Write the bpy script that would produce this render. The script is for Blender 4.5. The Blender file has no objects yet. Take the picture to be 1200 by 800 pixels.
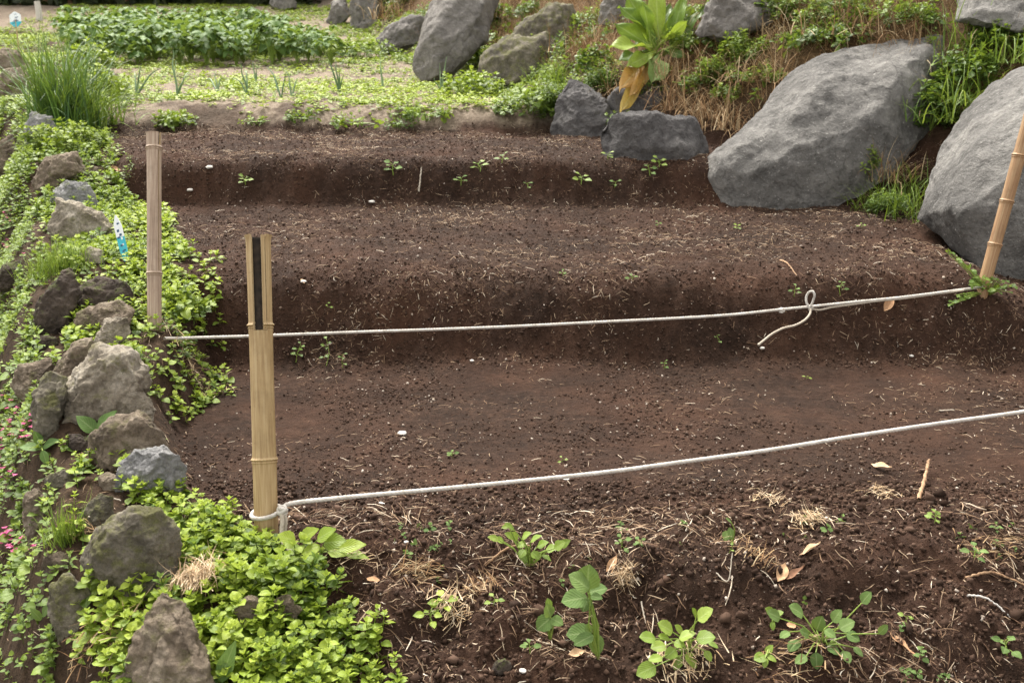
import bpy, bmesh, math, random
import numpy as np
from mathutils import Vector, Matrix

SC = bpy.context.scene
COL = SC.collection
R = math.radians
rng = np.random.default_rng(7)
random.seed(7)

# ------------------------------------------------------------------ camera model
F_PX, CX, CY, PITCH, CAM_H = 1200.0, 600.0, 400.0, R(16.5), 1.30
SP, CP = math.sin(PITCH), math.cos(PITCH)

def ray(px, py):
    r = (px - CX) / F_PX; d = (py - CY) / F_PX
    return np.array([r, CP - d * SP, -SP - d * CP])

def at(px, py, depth):
    return np.array([0, 0, CAM_H]) + ray(px, py) * depth

def project(X, Y, Z):
    dz = Z - CAM_H
    f = Y * CP - dz * SP
    u = Y * SP + dz * CP
    f = np.maximum(f, 1e-3)
    return CX + F_PX * X / f, CY - F_PX * u / f, f

def in_view(X, Y, Z, m=260):
    px, py, f = project(X, Y, Z)
    return (px > -m) & (px < 1200 + m) & (py > -m) & (py < 800 + m) & (f > .5)

# ------------------------------------------------------------------ noise
_tab = np.random.default_rng(3).random(4096)
def _h2(ix, iy, s):
    return _tab[(ix * 374761 + iy * 668265 + s * 9176 + (ix * iy) * 131) & 4095]
def _h3(ix, iy, iz, s):
    return _tab[(ix * 374761 + iy * 668265 + iz * 974711 + s * 9176 + (ix * iy + iz * iy * 7) * 131) & 4095]
def vn2(x, y, s=0):
    ix = np.floor(x).astype(np.int64); iy = np.floor(y).astype(np.int64)
    fx = x - ix; fy = y - iy
    fx = fx * fx * (3 - 2 * fx); fy = fy * fy * (3 - 2 * fy)
    a = _h2(ix, iy, s); b = _h2(ix + 1, iy, s); c = _h2(ix, iy + 1, s); d = _h2(ix + 1, iy + 1, s)
    return (a + (b - a) * fx) * (1 - fy) + (c + (d - c) * fx) * fy - .5
def fbm2(x, y, s=0, oct=3):
    r = 0; a = 1
    for k in range(oct):
        r = r + a * vn2(x * 2 ** k + 17.3 * k, y * 2 ** k - 9.1 * k, s + k); a *= .5
    return r
def vn3(p, s=0):
    i = np.floor(p).astype(np.int64); f = p - i; f = f * f * (3 - 2 * f)
    ix, iy, iz = i[:, 0], i[:, 1], i[:, 2]; fx, fy, fz = f[:, 0], f[:, 1], f[:, 2]
    def L(a, b, t): return a + (b - a) * t
    r0 = L(L(_h3(ix, iy, iz, s), _h3(ix + 1, iy, iz, s), fx), L(_h3(ix, iy + 1, iz, s), _h3(ix + 1, iy + 1, iz, s), fx), fy)
    r1 = L(L(_h3(ix, iy, iz + 1, s), _h3(ix + 1, iy, iz + 1, s), fx), L(_h3(ix, iy + 1, iz + 1, s), _h3(ix + 1, iy + 1, iz + 1, s), fx), fy)
    return L(r0, r1, fz) - .5
def fbm3(p, s=0, oct=3):
    r = 0; a = 1
    for k in range(oct):
        r = r + a * vn3(p * 2 ** k + 13.7 * k, s + k); a *= .5
    return r
def sst(a, b, x):
    t = np.clip((x - a) / (b - a), 0, 1)
    return t * t * (3 - 2 * t)

# ------------------------------------------------------------------ terrain
_py = [-40, .8, 1.3, 1.75, 2.1, 2.38, 2.52, 2.70, 3.2, 3.96, 4.07, 4.11, 4.24, 4.30, 4.42, 5.60, 5.745, 5.76, 5.85, 5.90, 6.0, 7.2, 7.30, 7.34, 7.50, 7.64, 9, 10, 11, 13, 15, 18, 24, 400]
_pz = [-.5, -.5, -.46, -.34, -.19, -.055, .0, -.005, -.015, -.005, .01, .06, .285, .325, .350, .385, .395, .42, .595, .63, .645, .665, .68, .72, .81, .84, .875, .925, 1.0, 1.14, 1.32, 1.80, 2.02, 2.6]
_ty = np.arange(-2, 30, .01); _tz = np.interp(_ty, _py, _pz)
_k = np.exp(-.5 * (np.arange(-12, 13) * .01 / .016) ** 2); _k /= _k.sum()
_tz = np.convolve(np.pad(_tz, 12, mode='edge'), _k, 'valid')
def prof(Y):
    return np.where((Y < -1.9) | (Y > 29.5), np.interp(Y, _py, _pz), np.interp(Y, _ty, _tz))
def x_left(Y):
    return np.interp(Y, [1.2, 2.1, 2.45, 2.82, 3.3, 4.0, 4.5, 5.4, 5.7, 6.5, 7.6, 9, 14, 30], [-.25, -.42, -.68, -.97, -1.2, -1.27, -1.42, -1.8, -2.12, -2.55, -2.95, -3.6, -6, -12])
def x_wall(Y):
    return np.interp(Y, [0, 1.5, 2.1, 2.4, 3.46, 4.2, 5.2, 7.3, 12, 30], [-.6, -.72, -.95, -1.12, -1.62, -1.92, -2.42, -3.35, -6.0, -15])
def bank(Y):
    return np.where(Y > 8, prof(Y), np.interp(Y, [1, 1.7, 2.1, 2.5, 2.8, 3.2, 3.7, 4.4, 5.6, 6, 7, 8], [-.4, -.3, -.12, .0, .06, .16, .22, .36, .43, .58, .70, .845]))
def x_right(Y):
    return np.interp(Y, [0, 3.5, 4.4, 5.0, 5.4, 5.8, 6.2, 6.6, 7.0, 7.4, 8.5, 10.3, 12, 16, 25], [3.6, 3.1, 2.8, 2.72, 2.65, 2.45, 1.95, 1.25, .75, .40, .12, -.35, -1.2, -2.2, -6])
def masks(X, Y):
    w = fbm2(X * 2.2, Y * 2.2, 40, 3)
    xl = x_left(Y) + .10 * w
    left = sst(.06, -.10, X - xl)
    xr = x_right(Y) + .12 * w
    dr = np.maximum(X - xr, 0) * .72
    return left, dr, w

def ground_h(X, Y, fine=True):
    X = np.asarray(X, float); Y = np.asarray(Y, float)
    left, dr, w = masks(X, Y)
    Yw = Y + .06 * fbm2(X * 1.3, Y * .3, 11, 2) + .05 * vn2(X * .6 + 5, Y * .1, 5) + .025 * fbm2(X * 7, Y * 7, 13, 2) + .012 * fbm2(X * 26, Y * 26, 15, 2)
    z = prof(Yw)
    z = z - .15 * sst(1.85, 2.45, X) * sst(4.0, 4.3, Y) * sst(5.4, 4.8, Y)      # the lip sinks towards the huge boulder
    b = bank(Y) + .05 * fbm2(X * 3, Y * 3, 21, 2)
    xw = x_wall(Y) + .12 * vn2(X * 2, Y * 2.5, 23)
    dw = np.maximum(xw - X, 0)
    drop = .42 * sst(0, .38, dw) + .16 * np.minimum(dw, 4)
    drop *= np.interp(Y, [0, 8, 12, 20], [1, .8, .3, .0])
    b = b - drop
    z = z * (1 - left) + b * left
    rise = np.where(dr < .001, 0, .92 * dr)
    rise = 2.6 * (1 - np.exp(-rise / 2.6))
    z = z + rise + .10 * sst(.1, .6, dr) * fbm2(X * 1.8, Y * 1.8, 31, 3)
    if fine:
        soil = (1 - left) * sst(.15, 0, dr)
        fg = sst(2.75, 2.3, Y)                                     # coarse turned earth at the front
        flat = sst(2.75, 2.95, Y) * sst(4.02, 3.85, Y)
        amp = 1 - .60 * flat + .9 * fg
        near = np.interp(Y, [0, 9, 14], [1, 1, .5])
        n = .030 * fbm2(X * 4, Y * 4, 51, 2) + fg * .035 * fbm2(X * 7 + 3, Y * 7, 58, 2) + .016 * fbm2(X * 15, Y * 15, 53, 2) 
        lump = vn2(X * 34, Y * 34, 55); n = n + .013 * np.maximum(lump, 0) + .007 * vn2(X * 70, Y * 70, 57)
        z = z + n * amp * near * (.5 + .5 * soil)
    return z

def normal_at(X, Y, e=.02):
    gx = (ground_h(X + e, Y) - ground_h(X - e, Y)) / (2 * e)
    gy = (ground_h(X, Y + e) - ground_h(X, Y - e)) / (2 * e)
    n = np.stack([-gx, -gy, np.ones_like(gx)], -1)
    return n / np.linalg.norm(n, axis=-1, keepdims=True)

def hit(px, py):
    """depth and point where the line of sight meets the ground"""
    t = np.arange(1.2, 26, .01); r = ray(px, py)
    P = np.array([0, 0, CAM_H]) + t[:, None] * r
    below = P[:, 2] <= ground_h(P[:, 0], P[:, 1], False)
    i = int(np.argmax(below)) if below.any() else len(t) - 1
    return t[i], P[i]
def on_ground(px, py):
    p = hit(px, py)[1]
    p[2] = float(ground_h(np.array([p[0]]), np.array([p[1]]))[0])
    return p

# ------------------------------------------------------------------ materials
def new_mat(name):
    m = bpy.data.materials.new(name); m.use_nodes = True
    nt = m.node_tree; nt.nodes.clear()
    out = nt.nodes.new('ShaderNodeOutputMaterial')
    return m, nt, out
def nd(nt, t, **kw):
    n = nt.nodes.new(t)
    for k, v in kw.items():
        if k in n.inputs.keys(): n.inputs[k].default_value = v
        else: setattr(n, k, v)
    return n
def lk(nt, a, b): nt.links.new(a, b)
def ramp(nt, fac, stops, interp='LINEAR'):
    r = nt.nodes.new('ShaderNodeValToRGB'); cr = r.color_ramp; cr.interpolation = interp
    while len(cr.elements) < len(stops): cr.elements.new(.5)
    for e, (p, c) in zip(cr.elements, stops):
        e.position = p; e.color = (*c, 1) if len(c) == 3 else c
    if fac is not None: lk(nt, fac, r.inputs[0])
    return r
def mixc(nt, fac, a, b, mode='MIX'):
    m = nt.nodes.new('ShaderNodeMix'); m.data_type = 'RGBA'; m.blend_type = mode
    for sock, v in ((m.inputs[0], fac), (m.inputs[6], a), (m.inputs[7], b)):
        if hasattr(v, 'is_output'): lk(nt, v, sock)
        elif isinstance(v, (int, float)): sock.default_value = v
        else: sock.default_value = (*v, 1)
    return m.outputs[2]
def noise(nt, vec, scale, detail=4, rough=.6, dist=0):
    n = nd(nt, 'ShaderNodeTexNoise', Scale=scale, Detail=detail, Roughness=rough, Distortion=dist)
    if vec is not None: lk(nt, vec, n.inputs['Vector'])
    return n.outputs[0]
def bump(nt, h, strength, dist, prev=None):
    b = nd(nt, 'ShaderNodeBump', Strength=strength, Distance=dist); lk(nt, h, b.inputs['Height'])
    if prev is not None: lk(nt, prev, b.inputs['Normal'])
    return b.outputs[0]

def ground_mat():
    m, nt, out = new_mat('garden earth')
    g = nd(nt, 'ShaderNodeNewGeometry'); pos = g.outputs['Position']
    zone = nd(nt, 'ShaderNodeAttribute', attribute_name='zone'); sep = nd(nt, 'ShaderNodeSeparateColor'); lk(nt, zone.outputs['Color'], sep.inputs[0])
    n1 = noise(nt, pos, 1.6, 5); n2 = noise(nt, pos, 38, 5, .7); n3 = noise(nt, pos, 170, 4, .7)
    soil = ramp(nt, n2, [(.25, (.015, .0084, .0057)), (.5, (.035, .0198, .0134)), (.75, (.063, .0365, .0250))]).outputs[0]
    red = mixc(nt, ramp(nt, n1, [(.42, (0, 0, 0)), (.68, (1, 1, 1))]).outputs[0], soil, mixc(nt, .45, soil, (.080, .038, .023)))
    n4 = noise(nt, pos, 4.5, 4, .6)
    red = mixc(nt, .55, red, ramp(nt, n4, [(.35, (.30, .30, .30)), (.65, (.68, .66, .63))]).outputs[0], 'OVERLAY')
    sp = ramp(nt, n3, [(.60, (0, 0, 0)), (.72, (1, 1, 1))]).outputs[0]
    soilc = mixc(nt, mixc(nt, .35, (0, 0, 0), sp), red, (.105, .066, .046))
    dry = ramp(nt, n2, [(.25, (.11, .080, .060)), (.5, (.29, .235, .18)), (.8, (.45, .385, .31))]).outputs[0]
    hum = ramp(nt, n2, [(.25, (.022, .014, .009)), (.55, (.06, .038, .024)), (.8, (.12, .08, .05))]).outputs[0]
    th = ramp(nt, n2, [(.25, (.045, .028, .014)), (.55, (.12, .075, .038)), (.8, (.22, .14, .075))]).outputs[0]
    c = mixc(nt, sep.outputs[0], hum, soilc)
    c = mixc(nt, sep.outputs[1], c, dry)
    c = mixc(nt, sep.outputs[2], c, th)
    p = nd(nt, 'ShaderNodeBsdfPrincipled', Roughness=.95); p.inputs['Specular IOR Level'].default_value = .15
    lk(nt, c, p.inputs['Base Color'])
    b = bump(nt, n2, .9, .022); b = bump(nt, n3, .9, .006, b)
    lk(nt, b, p.inputs['Normal']); lk(nt, p.outputs[0], out.inputs[0])
    return m

def rock_mat(name, dark, mid, light, moss=0., mosscol=(.07, .085, .02), lichen=.3, sc=1.0, pit=.5):
    m, nt, out = new_mat(name)
    g = nd(nt, 'ShaderNodeNewGeometry'); pos = g.outputs['Position']
    n1 = noise(nt, pos, 3.2 * sc, 6, .65, .4); n2 = noise(nt, pos, 26 * sc, 6, .7); n3 = noise(nt, pos, 120 * sc, 4, .75)
    c = ramp(nt, n1, [(.3, dark), (.5, mid), (.72, light)]).outputs[0]
    v = ramp(nt, n2, [(.25, (.25, .25, .25)), (.5, (.5, .5, .5)), (.75, (.76, .76, .75))]).outputs[0]
    c = mixc(nt, .85, c, v, 'OVERLAY')
    li = ramp(nt, n3, [(.60, (0, 0, 0)), (.70, (1, 1, 1))]).outputs[0]
    c = mixc(nt, mixc(nt, lichen, (0, 0, 0), li), c, tuple(min(1, x * 2.0 + .03) for x in light))
    dk = ramp(nt, n3, [(.30, (1, 1, 1)), (.42, (0, 0, 0))]).outputs[0]
    c = mixc(nt, mixc(nt, .45, (0, 0, 0), dk), c, tuple(x * .35 for x in dark))
    # thin pale veins and dark stains of its own
    vo = nd(nt, 'ShaderNodeTexVoronoi', feature='DISTANCE_TO_EDGE', Scale=3.5 * sc)
    wv = nd(nt, 'ShaderNodeVectorMath', operation='ADD'); lk(nt, pos, wv.inputs[0])
    nn = nd(nt, 'ShaderNodeTexNoise', Scale=4 * sc, Detail=5); lk(nt, pos, nn.inputs['Vector']); lk(nt, nn.outputs[1], wv.inputs[1])
    lk(nt, wv.outputs[0], vo.inputs['Vector'])
    cr = ramp(nt, vo.outputs[0], [(0, (1, 1, 1)), (.02, (0, 0, 0))]).outputs[0]
    c = mixc(nt, mixc(nt, .4, (0, 0, 0), cr), c, tuple(x * .5 for x in dark))
    if moss > 0:
        mn = noise(nt, pos, 7 * sc, 6, .7)
        up = nd(nt, 'ShaderNodeSeparateXYZ'); lk(nt, g.outputs['Normal'], up.inputs[0])
        ad = nd(nt, 'ShaderNodeMath', operation='MULTIPLY_ADD'); lk(nt, up.outputs[2], ad.inputs[0]); ad.inputs[1].default_value = .12; lk(nt, mn, ad.inputs[2])
        mf = ramp(nt, ad.outputs[0], [(.62 - .22 * moss, (0, 0, 0)), (.76 - .22 * moss, (1, 1, 1))]).outputs[0]
        mc = ramp(nt, n3, [(.3, tuple(x * .5 for x in mosscol)), (.7, tuple(x * 1.7 for x in mosscol))]).outputs[0]
        c = mixc(nt, mixc(nt, .85, (0, 0, 0), mf), c, mc)
    p = nd(nt, 'ShaderNodeBsdfPrincipled', Roughness=.9); p.inputs['Specular IOR Level'].default_value = .25
    lk(nt, c, p.inputs['Base Color'])
    b = bump(nt, n2, .7 * pit + .3, .03 / sc); b = bump(nt, n3, .6, .006 / sc, b)
    lk(nt, b, p.inputs['Normal']); lk(nt, p.outputs[0], out.inputs[0])
    return m

def leaf_mat(name, stops, trans=.28, gloss=.45, vein=.35, spec=.35, tcol=None):
    """colours run over the random value that each leaf carries"""
    m, nt, out = new_mat(name)
    a = nd(nt, 'ShaderNodeAttribute', attribute_name='leaf'); s = nd(nt, 'ShaderNodeSeparateXYZ'); lk(nt, a.outputs['Vector'], s.inputs[0])
    c = ramp(nt, s.outputs[0], stops).outputs[0]
    g = nd(nt, 'ShaderNodeNewGeometry')
    n = noise(nt, g.outputs['Position'], 55, 3)
    c = mixc(nt, .5, c, ramp(nt, n, [(.3, (.35, .35, .35)), (.7, (.65, .65, .62))]).outputs[0], 'OVERLAY')
    ab = nd(nt, 'ShaderNodeMath', operation='ABSOLUTE'); lk(nt, s.outputs[1], ab.inputs[0])
    # side veins: waves in (along - .5*across)
    mm = nd(nt, 'ShaderNodeMath', operation='MULTIPLY_ADD'); lk(nt, ab.outputs[0], mm.inputs[0]); mm.inputs[1].default_value = -.45; lk(nt, s.outputs[2], mm.inputs[2])
    m2 = nd(nt, 'ShaderNodeMath', operation='MULTIPLY'); lk(nt, mm.outputs[0], m2.inputs[0]); m2.inputs[1].default_value = 44
    si = nd(nt, 'ShaderNodeMath', operation='SINE'); lk(nt, m2.outputs[0], si.inputs[0])
    rib = ramp(nt, ab.outputs[0], [(.04, (1, 1, 1)), (.12, (0, 0, 0))]).outputs[0]
    sv = ramp(nt, si.outputs[0], [(.80, (0, 0, 0)), (1, (.45, .45, .45))]).outputs[0]
    vv = mixc(nt, 1, rib, sv, 'LIGHTEN')
    c2 = mixc(nt, mixc(nt, vein, (0, 0, 0), vv), c, mixc(nt, .45, c, (.62, .70, .36)))
    p = nd(nt, 'ShaderNodeBsdfPrincipled', Roughness=gloss); p.inputs['Specular IOR Level'].default_value = spec
    lk(nt, c2, p.inputs['Base Color'])
    lk(nt, bump(nt, si.outputs[0], .25, .002), p.inputs['Normal'])
    t = nd(nt, 'ShaderNodeBsdfTranslucent'); lk(nt, mixc(nt, .5, c2, tcol or (.35, .45, .04)), t.inputs[0])
    mx = nd(nt, 'ShaderNodeMixShader'); mx.inputs[0].default_value = trans
    lk(nt, p.outputs[0], mx.inputs[1]); lk(nt, t.outputs[0], mx.inputs[2]); lk(nt, mx.outputs[0], out.inputs[0])
    return m

def dry_mat(name, stops, trans=.12):
    m, nt, out = new_mat(name)
    a = nd(nt, 'ShaderNodeAttribute', attribute_name='leaf'); s = nd(nt, 'ShaderNodeSeparateXYZ'); lk(nt, a.outputs['Vector'], s.inputs[0])
    c = ramp(nt, s.outputs[0], stops).outputs[0]
    g = nd(nt, 'ShaderNodeNewGeometry'); n = noise(nt, g.outputs['Position'], 90, 3)
    c = mixc(nt, .7, c, ramp(nt, n, [(.3, (.3, .3, .3)), (.7, (.68, .68, .68))]).outputs[0], 'OVERLAY')
    p = nd(nt, 'ShaderNodeBsdfPrincipled', Roughness=.8); p.inputs['Specular IOR Level'].default_value = .2
    lk(nt, c, p.inputs['Base Color'])
    t = nd(nt, 'ShaderNodeBsdfTranslucent'); lk(nt, c, t.inputs[0])
    mx = nd(nt, 'ShaderNodeMixShader'); mx.inputs[0].default_value = trans
    lk(nt, p.outputs[0], mx.inputs[1]); lk(nt, t.outputs[0], mx.inputs[2]); lk(nt, mx.outputs[0], out.inputs[0])
    return m

def bamboo_mat(name, a, b, c, stain=.3):
    m, nt, out = new_mat(name)
    tc = nd(nt, 'ShaderNodeTexCoord'); mp = nd(nt, 'ShaderNodeMapping'); lk(nt, tc.outputs['Object'], mp.inputs[0]); mp.inputs['Scale'].default_value = (1, 1, .035)
    n = noise(nt, mp.outputs[0], 160, 5, .65)
    n2 = noise(nt, tc.outputs['Object'], 9, 5, .65)
    n3 = noise(nt, tc.outputs['Object'], 130, 3, .7)
    col = ramp(nt, n, [(.3, a), (.52, b), (.72, c)]).outputs[0]
    col = mixc(nt, mixc(nt, stain, (0, 0, 0), ramp(nt, n2, [(.5, (0, 0, 0)), (.72, (1, 1, 1))]).outputs[0]), col, tuple(x * .45 for x in a))
    col = mixc(nt, mixc(nt, stain * .9, (0, 0, 0), ramp(nt, n3, [(.62, (0, 0, 0)), (.72, (1, 1, 1))]).outputs[0]), col, tuple(x * .3 for x in a))
    p = nd(nt, 'ShaderNodeBsdfPrincipled', Roughness=.55); p.inputs['Specular IOR Level'].default_value = .35
    lk(nt, col, p.inputs['Base Color']); lk(nt, bump(nt, n, .35, .0015), p.inputs['Normal']); lk(nt, p.outputs[0], out.inputs[0])
    return m

def plain_mat(name, c1, c2, sc=60, rough=.8, bmp=.3):
    m, nt, out = new_mat(name)
    tc = nd(nt, 'ShaderNodeTexCoord'); n = noise(nt, tc.outputs['Object'], sc, 4, .65)
    p = nd(nt, 'ShaderNodeBsdfPrincipled', Roughness=rough); p.inputs['Specular IOR Level'].default_value = .25
    lk(nt, ramp(nt, n, [(.3, c1), (.7, c2)]).outputs[0], p.inputs['Base Color'])
    lk(nt, bump(nt, n, bmp, .002), p.inputs['Normal']); lk(nt, p.outputs[0], out.inputs[0])
    return m

# ------------------------------------------------------------------ mesh building
class Acc:
    def __init__(self): self.v = []; self.f4 = []; self.a = []; self.n = 0
    def add(self, v, q, a):
        v = np.asarray(v, float); self.v.append(v); self.f4.append(np.asarray(q, np.int64) + self.n)
        self.a.append(np.asarray(a, float)); self.n += len(v)
    def inst(self, T, M, L, rnd=None):
        v, q, a = T; N = len(L); V = len(v)
        if N == 0: return
        P = np.einsum('nij,vj->nvi', M, v) + L[:, None, :]
        Q = q[None] + (np.arange(N) * V)[:, None, None]
        A = np.repeat(a[None], N, 0)
        if rnd is not None: A = A.copy(); A[:, :, 0] = np.clip(A[:, :, 0] + rnd[:, None], 0, 1)
        self.add(P.reshape(-1, 3), Q.reshape(-1, 4), A.reshape(-1, 3))
    def get(self): return np.concatenate(self.v), np.concatenate(self.f4), np.concatenate(self.a)
    def mesh(self, name, mats, smooth=True):
        v, q, a = self.get(); return to_mesh(name, v, q, a, mats, smooth)

def to_mesh(name, v, q, a=None, mats=None, smooth=True):
    me = bpy.data.meshes.new(name)
    v = np.asarray(v, np.float32); q = np.asarray(q, np.int32)
    me.vertices.add(len(v)); me.vertices.foreach_set('co', v.ravel())
    k = q.shape[1]
    me.loops.add(len(q) * k); me.loops.foreach_set('vertex_index', q.ravel())
    me.polygons.add(len(q)); me.polygons.foreach_set('loop_start', np.arange(0, len(q) * k, k, dtype=np.int32))
    me.polygons.foreach_set('use_smooth', np.full(len(q), smooth, dtype=bool))
    if a is not None:
        at_ = me.attributes.new('leaf', 'FLOAT_VECTOR', 'POINT'); at_.data.foreach_set('vector', np.asarray(a, np.float32).ravel())
    me.update(calc_edges=True)
    if mats is not None:
        for m in (mats if isinstance(mats, (list, tuple)) else [mats]): me.materials.append(m)
    return me

def link(name, me, parent=None, loc=None):
    o = bpy.data.objects.new(name, me); COL.objects.link(o)
    if parent is not None: o.parent = parent
    if loc is not None: o.location = loc
    return o
def tag(o, label=None, cat=None, group=None, kind=None):
    if label: o['label'] = label
    if cat: o['category'] = cat
    if group: o['group'] = group
    if kind: o['kind'] = kind
    return o
def empty(name, loc, label, cat, group=None):
    o = bpy.data.objects.new(name, None); COL.objects.link(o); o.location = Vector(loc); o.empty_display_size = .05
    return tag(o, label, cat, group)

# ---- leaf and blade templates
def leaf(n=4, half=1, shape='ovate', L=1., W=.6, fold=.2, droop=.25, wave=0., serr=0., rnd=.5, r=None, stalk=0.):
    """a leaf along +Y, upper face +Z; columns run left to right"""
    ts = np.linspace(0, 1, n + 1); c = 2 * half + 1
    us = np.linspace(-1, 1, c)
    if shape == 'ovate': w = np.sin(np.pi * np.clip(ts, .03, .985) ** .72) ** .85
    elif shape == 'round': w = np.sqrt(np.clip(1 - (2 * np.clip(ts, .02, .99) - 1) ** 2, 0, 1))
    elif shape == 'heart': w = np.interp(ts, [0, .12, .3, .55, .8, 1], [.55, .92, 1, .8, .42, .02])
    elif shape == 'broad': w = np.interp(ts, [0, .06, .18, .38, .6, .8, .93, 1], [.15, .55, .88, 1, .92, .66, .34, .03])
    elif shape == 'lance': w = np.sin(np.pi * np.clip(ts, .02, .99) ** .85) ** 1.2
    elif shape == 'dock': w = np.interp(ts, [0, .1, .35, .6, .85, 1], [.10, .30, .8, 1, .7, .05])
    else: w = 1 - ts ** 1.5 * .97
    if serr: w = w * (1 + serr * np.where(np.arange(n + 1) % 2 == 0, 1, -1))
    v = []; a = []
    for t, ww in zip(ts, w):
        y = L * (stalk + (1 - stalk) * t)
        for u in us:
            x = u * ww * W / 2
            z = -droop * L * t * t + fold * abs(u) * ww * W / 2 + wave * L * math.sin(t * 9 + u * 2.2) * abs(u)
            if shape == 'heart' and t == 0: y2 = y - .10 * L * abs(u)
            else: y2 = y
            v.append((x, y2, z)); a.append((rnd, u, t))
    q = [(i * c + j, i * c + j + 1, (i + 1) * c + j + 1, (i + 1) * c + j) for i in range(n) for j in range(c - 1)]
    return np.array(v), np.array(q), np.array(a)

def frame(az, el, roll=0.):
    X = np.array([math.sin(az), -math.cos(az), 0]); Y = np.array([math.cos(el) * math.cos(az), math.cos(el) * math.sin(az), math.sin(el)])
    Z = np.cross(X, Y)
    c, s = math.cos(roll), math.sin(roll)
    return np.stack([X * c + Z * s, Y, Z * c - X * s], 1)
def xf(T, M, loc, s=1., rnd=None):
    v, q, a = T; a = a.copy()
    if rnd is not None: a[:, 0] = rnd
    return (v * s) @ M.T + np.asarray(loc), q, a
def tube(pts, rad, k=6, rnd=.5, closed_ends=True):
    pts = np.asarray(pts, float); n = len(pts); rad = np.broadcast_to(np.asarray(rad, float), (n,))
    t = np.gradient(pts, axis=0); t /= np.linalg.norm(t, axis=1, keepdims=True) + 1e-9
    ref = np.array([0, 0, 1.]) if abs(t[:, 2]).mean() < .8 else np.array([1., 0, 0])
    u = np.cross(t, ref); u /= np.linalg.norm(u, axis=1, keepdims=True) + 1e-9; w = np.cross(t, u)
    th = np.linspace(0, 2 * np.pi, k, endpoint=False)
    v = pts[:, None] + rad[:, None, None] * (np.cos(th)[None, :, None] * u[:, None] + np.sin(th)[None, :, None] * w[:, None])
    q = [(i * k + j, i * k + (j + 1) % k, (i + 1) * k + (j + 1) % k, (i + 1) * k + j) for i in range(n - 1) for j in range(k)]
    v = v.reshape(-1, 3)
    if closed_ends:
        v = np.concatenate([v, pts[:1], pts[-1:]]); A, B = n * k, n * k + 1
        q += [(A, (j + 1) % k, j, j) for j in range(0)]
    a = np.zeros((len(v), 3)); a[:, 0] = rnd; a[:, 1] = .5; a[:, 2] = .5
    return v, np.array(q), a
def blade(L, W, bend, seg=4, r=.5):
    """a grass blade that starts upright at the origin and bends towards +Y"""
    ts = np.linspace(0, 1, seg + 1); ang = bend * ts ** 1.3
    dy = np.sin(ang) * L / seg; dz = np.cos(ang) * L / seg
    y = np.concatenate([[0], np.cumsum(dy[:-1])]); z = np.concatenate([[0], np.cumsum(dz[:-1])])
    w = W * (1 - ts ** 1.6 * .95) / 2
    v = []; a = []
    for i, t in enumerate(ts):
        for u in (-1, 0, 1): v.append((u * w[i], y[i] - (abs(u) * w[i] * .5), z[i])); a.append((r, u, t))
    q = [(i * 3 + j, i * 3 + j + 1, i * 3 + j + 4, i * 3 + j + 3) for i in range(seg) for j in (0, 1)]
    return np.array(v), np.array(q), np.array(a)
def rz(a):
    a = np.asarray(a); c, s, z, o = np.cos(a), np.sin(a), np.zeros_like(a), np.ones_like(a)
    return np.stack([np.stack([c, -s, z], -1), np.stack([s, c, z], -1), np.stack([z, z, o], -1)], -2)
def rand_rot(n, tilt, r):
    """random turn about z, then a lean of up to tilt"""
    M = rz(r.uniform(0, 6.283, n)); b = r.normal(0, tilt, n); ax = r.uniform(0, 6.283, n)
    k = np.stack([np.cos(ax), np.sin(ax), np.zeros(n)], -1)
    K = np.zeros((n, 3, 3)); K[:, 0, 2] = k[:, 1]; K[:, 1, 2] = -k[:, 0]; K[:, 2, 0] = -k[:, 1]; K[:, 2, 1] = k[:, 0]
    I = np.eye(3)[None]
    Rm = I + np.sin(b)[:, None, None] * K + (1 - np.cos(b))[:, None, None] * (K @ K)
    return Rm @ M
def align(nrm, r):
    """frames whose z is the normal, random turn"""
    n = len(nrm); t = r.normal(size=(n, 3)); x = np.cross(t, nrm); x /= np.linalg.norm(x, axis=1, keepdims=True); y = np.cross(nrm, x)
    return np.stack([x, y, nrm], -1)
def tuft(acc, n, L, W, spread, bend, r, loc=(0, 0, 0), base=.02, seg=5):
    for _ in range(n):
        l = L * r.uniform(.55, 1.1); T = blade(l, W * r.uniform(.7, 1.2), bend * r.uniform(.3, 1.3), seg, r.uniform(0, 1))
        az = r.uniform(0, 6.283); lean = abs(r.normal(0, spread * 1.35))
        M = rz(az)@np.array([[1, 0, 0], [0, math.cos(lean), math.sin(lean)], [0, -math.sin(lean), math.cos(lean)]])
        p = np.array(loc) + np.array([r.normal(0, base), r.normal(0, base), -.01])
        acc.add(*xf(T, M, p))

# ------------------------------------------------------------------ palette
M = {}
M['earth'] = ground_mat()
M['rock_grey'] = rock_mat('grey volcanic boulder', (.080, .077, .074), (.165, .159, .151), (.265, .256, .240), 0., lichen=.6, pit=1., sc=.55)
M['rock_purplish'] = rock_mat('dark purplish boulder', (.055, .052, .053), (.105, .100, .100), (.17, .163, .158), 0., lichen=.3, pit=1., sc=.7)  # a darker kind of rock, its own colour
M['rock_far'] = rock_mat('far grey boulder', (.095, .088, .082), (.175, .163, .152), (.26, .245, .228), 0., lichen=.3, pit=.8, sc=.45)
M['rock_moss'] = rock_mat('mossy rock', (.05, .045, .036), (.13, .115, .09), (.23, .205, .16), .42, (.085, .085, .028), sc=2.2, lichen=.35, pit=.9)
M['rock_brown'] = rock_mat('brown lava rock', (.06, .046, .034), (.175, .138, .102), (.30, .255, .20), .10, (.07, .065, .025), sc=2.4, lichen=.2, pit=1.)
M['rock_pale'] = rock_mat('pale lava rock', (.11, .09, .068), (.28, .245, .195), (.42, .385, .33), .10, (.12, .11, .05), sc=2.2, lichen=.35, pit=1.)
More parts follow.
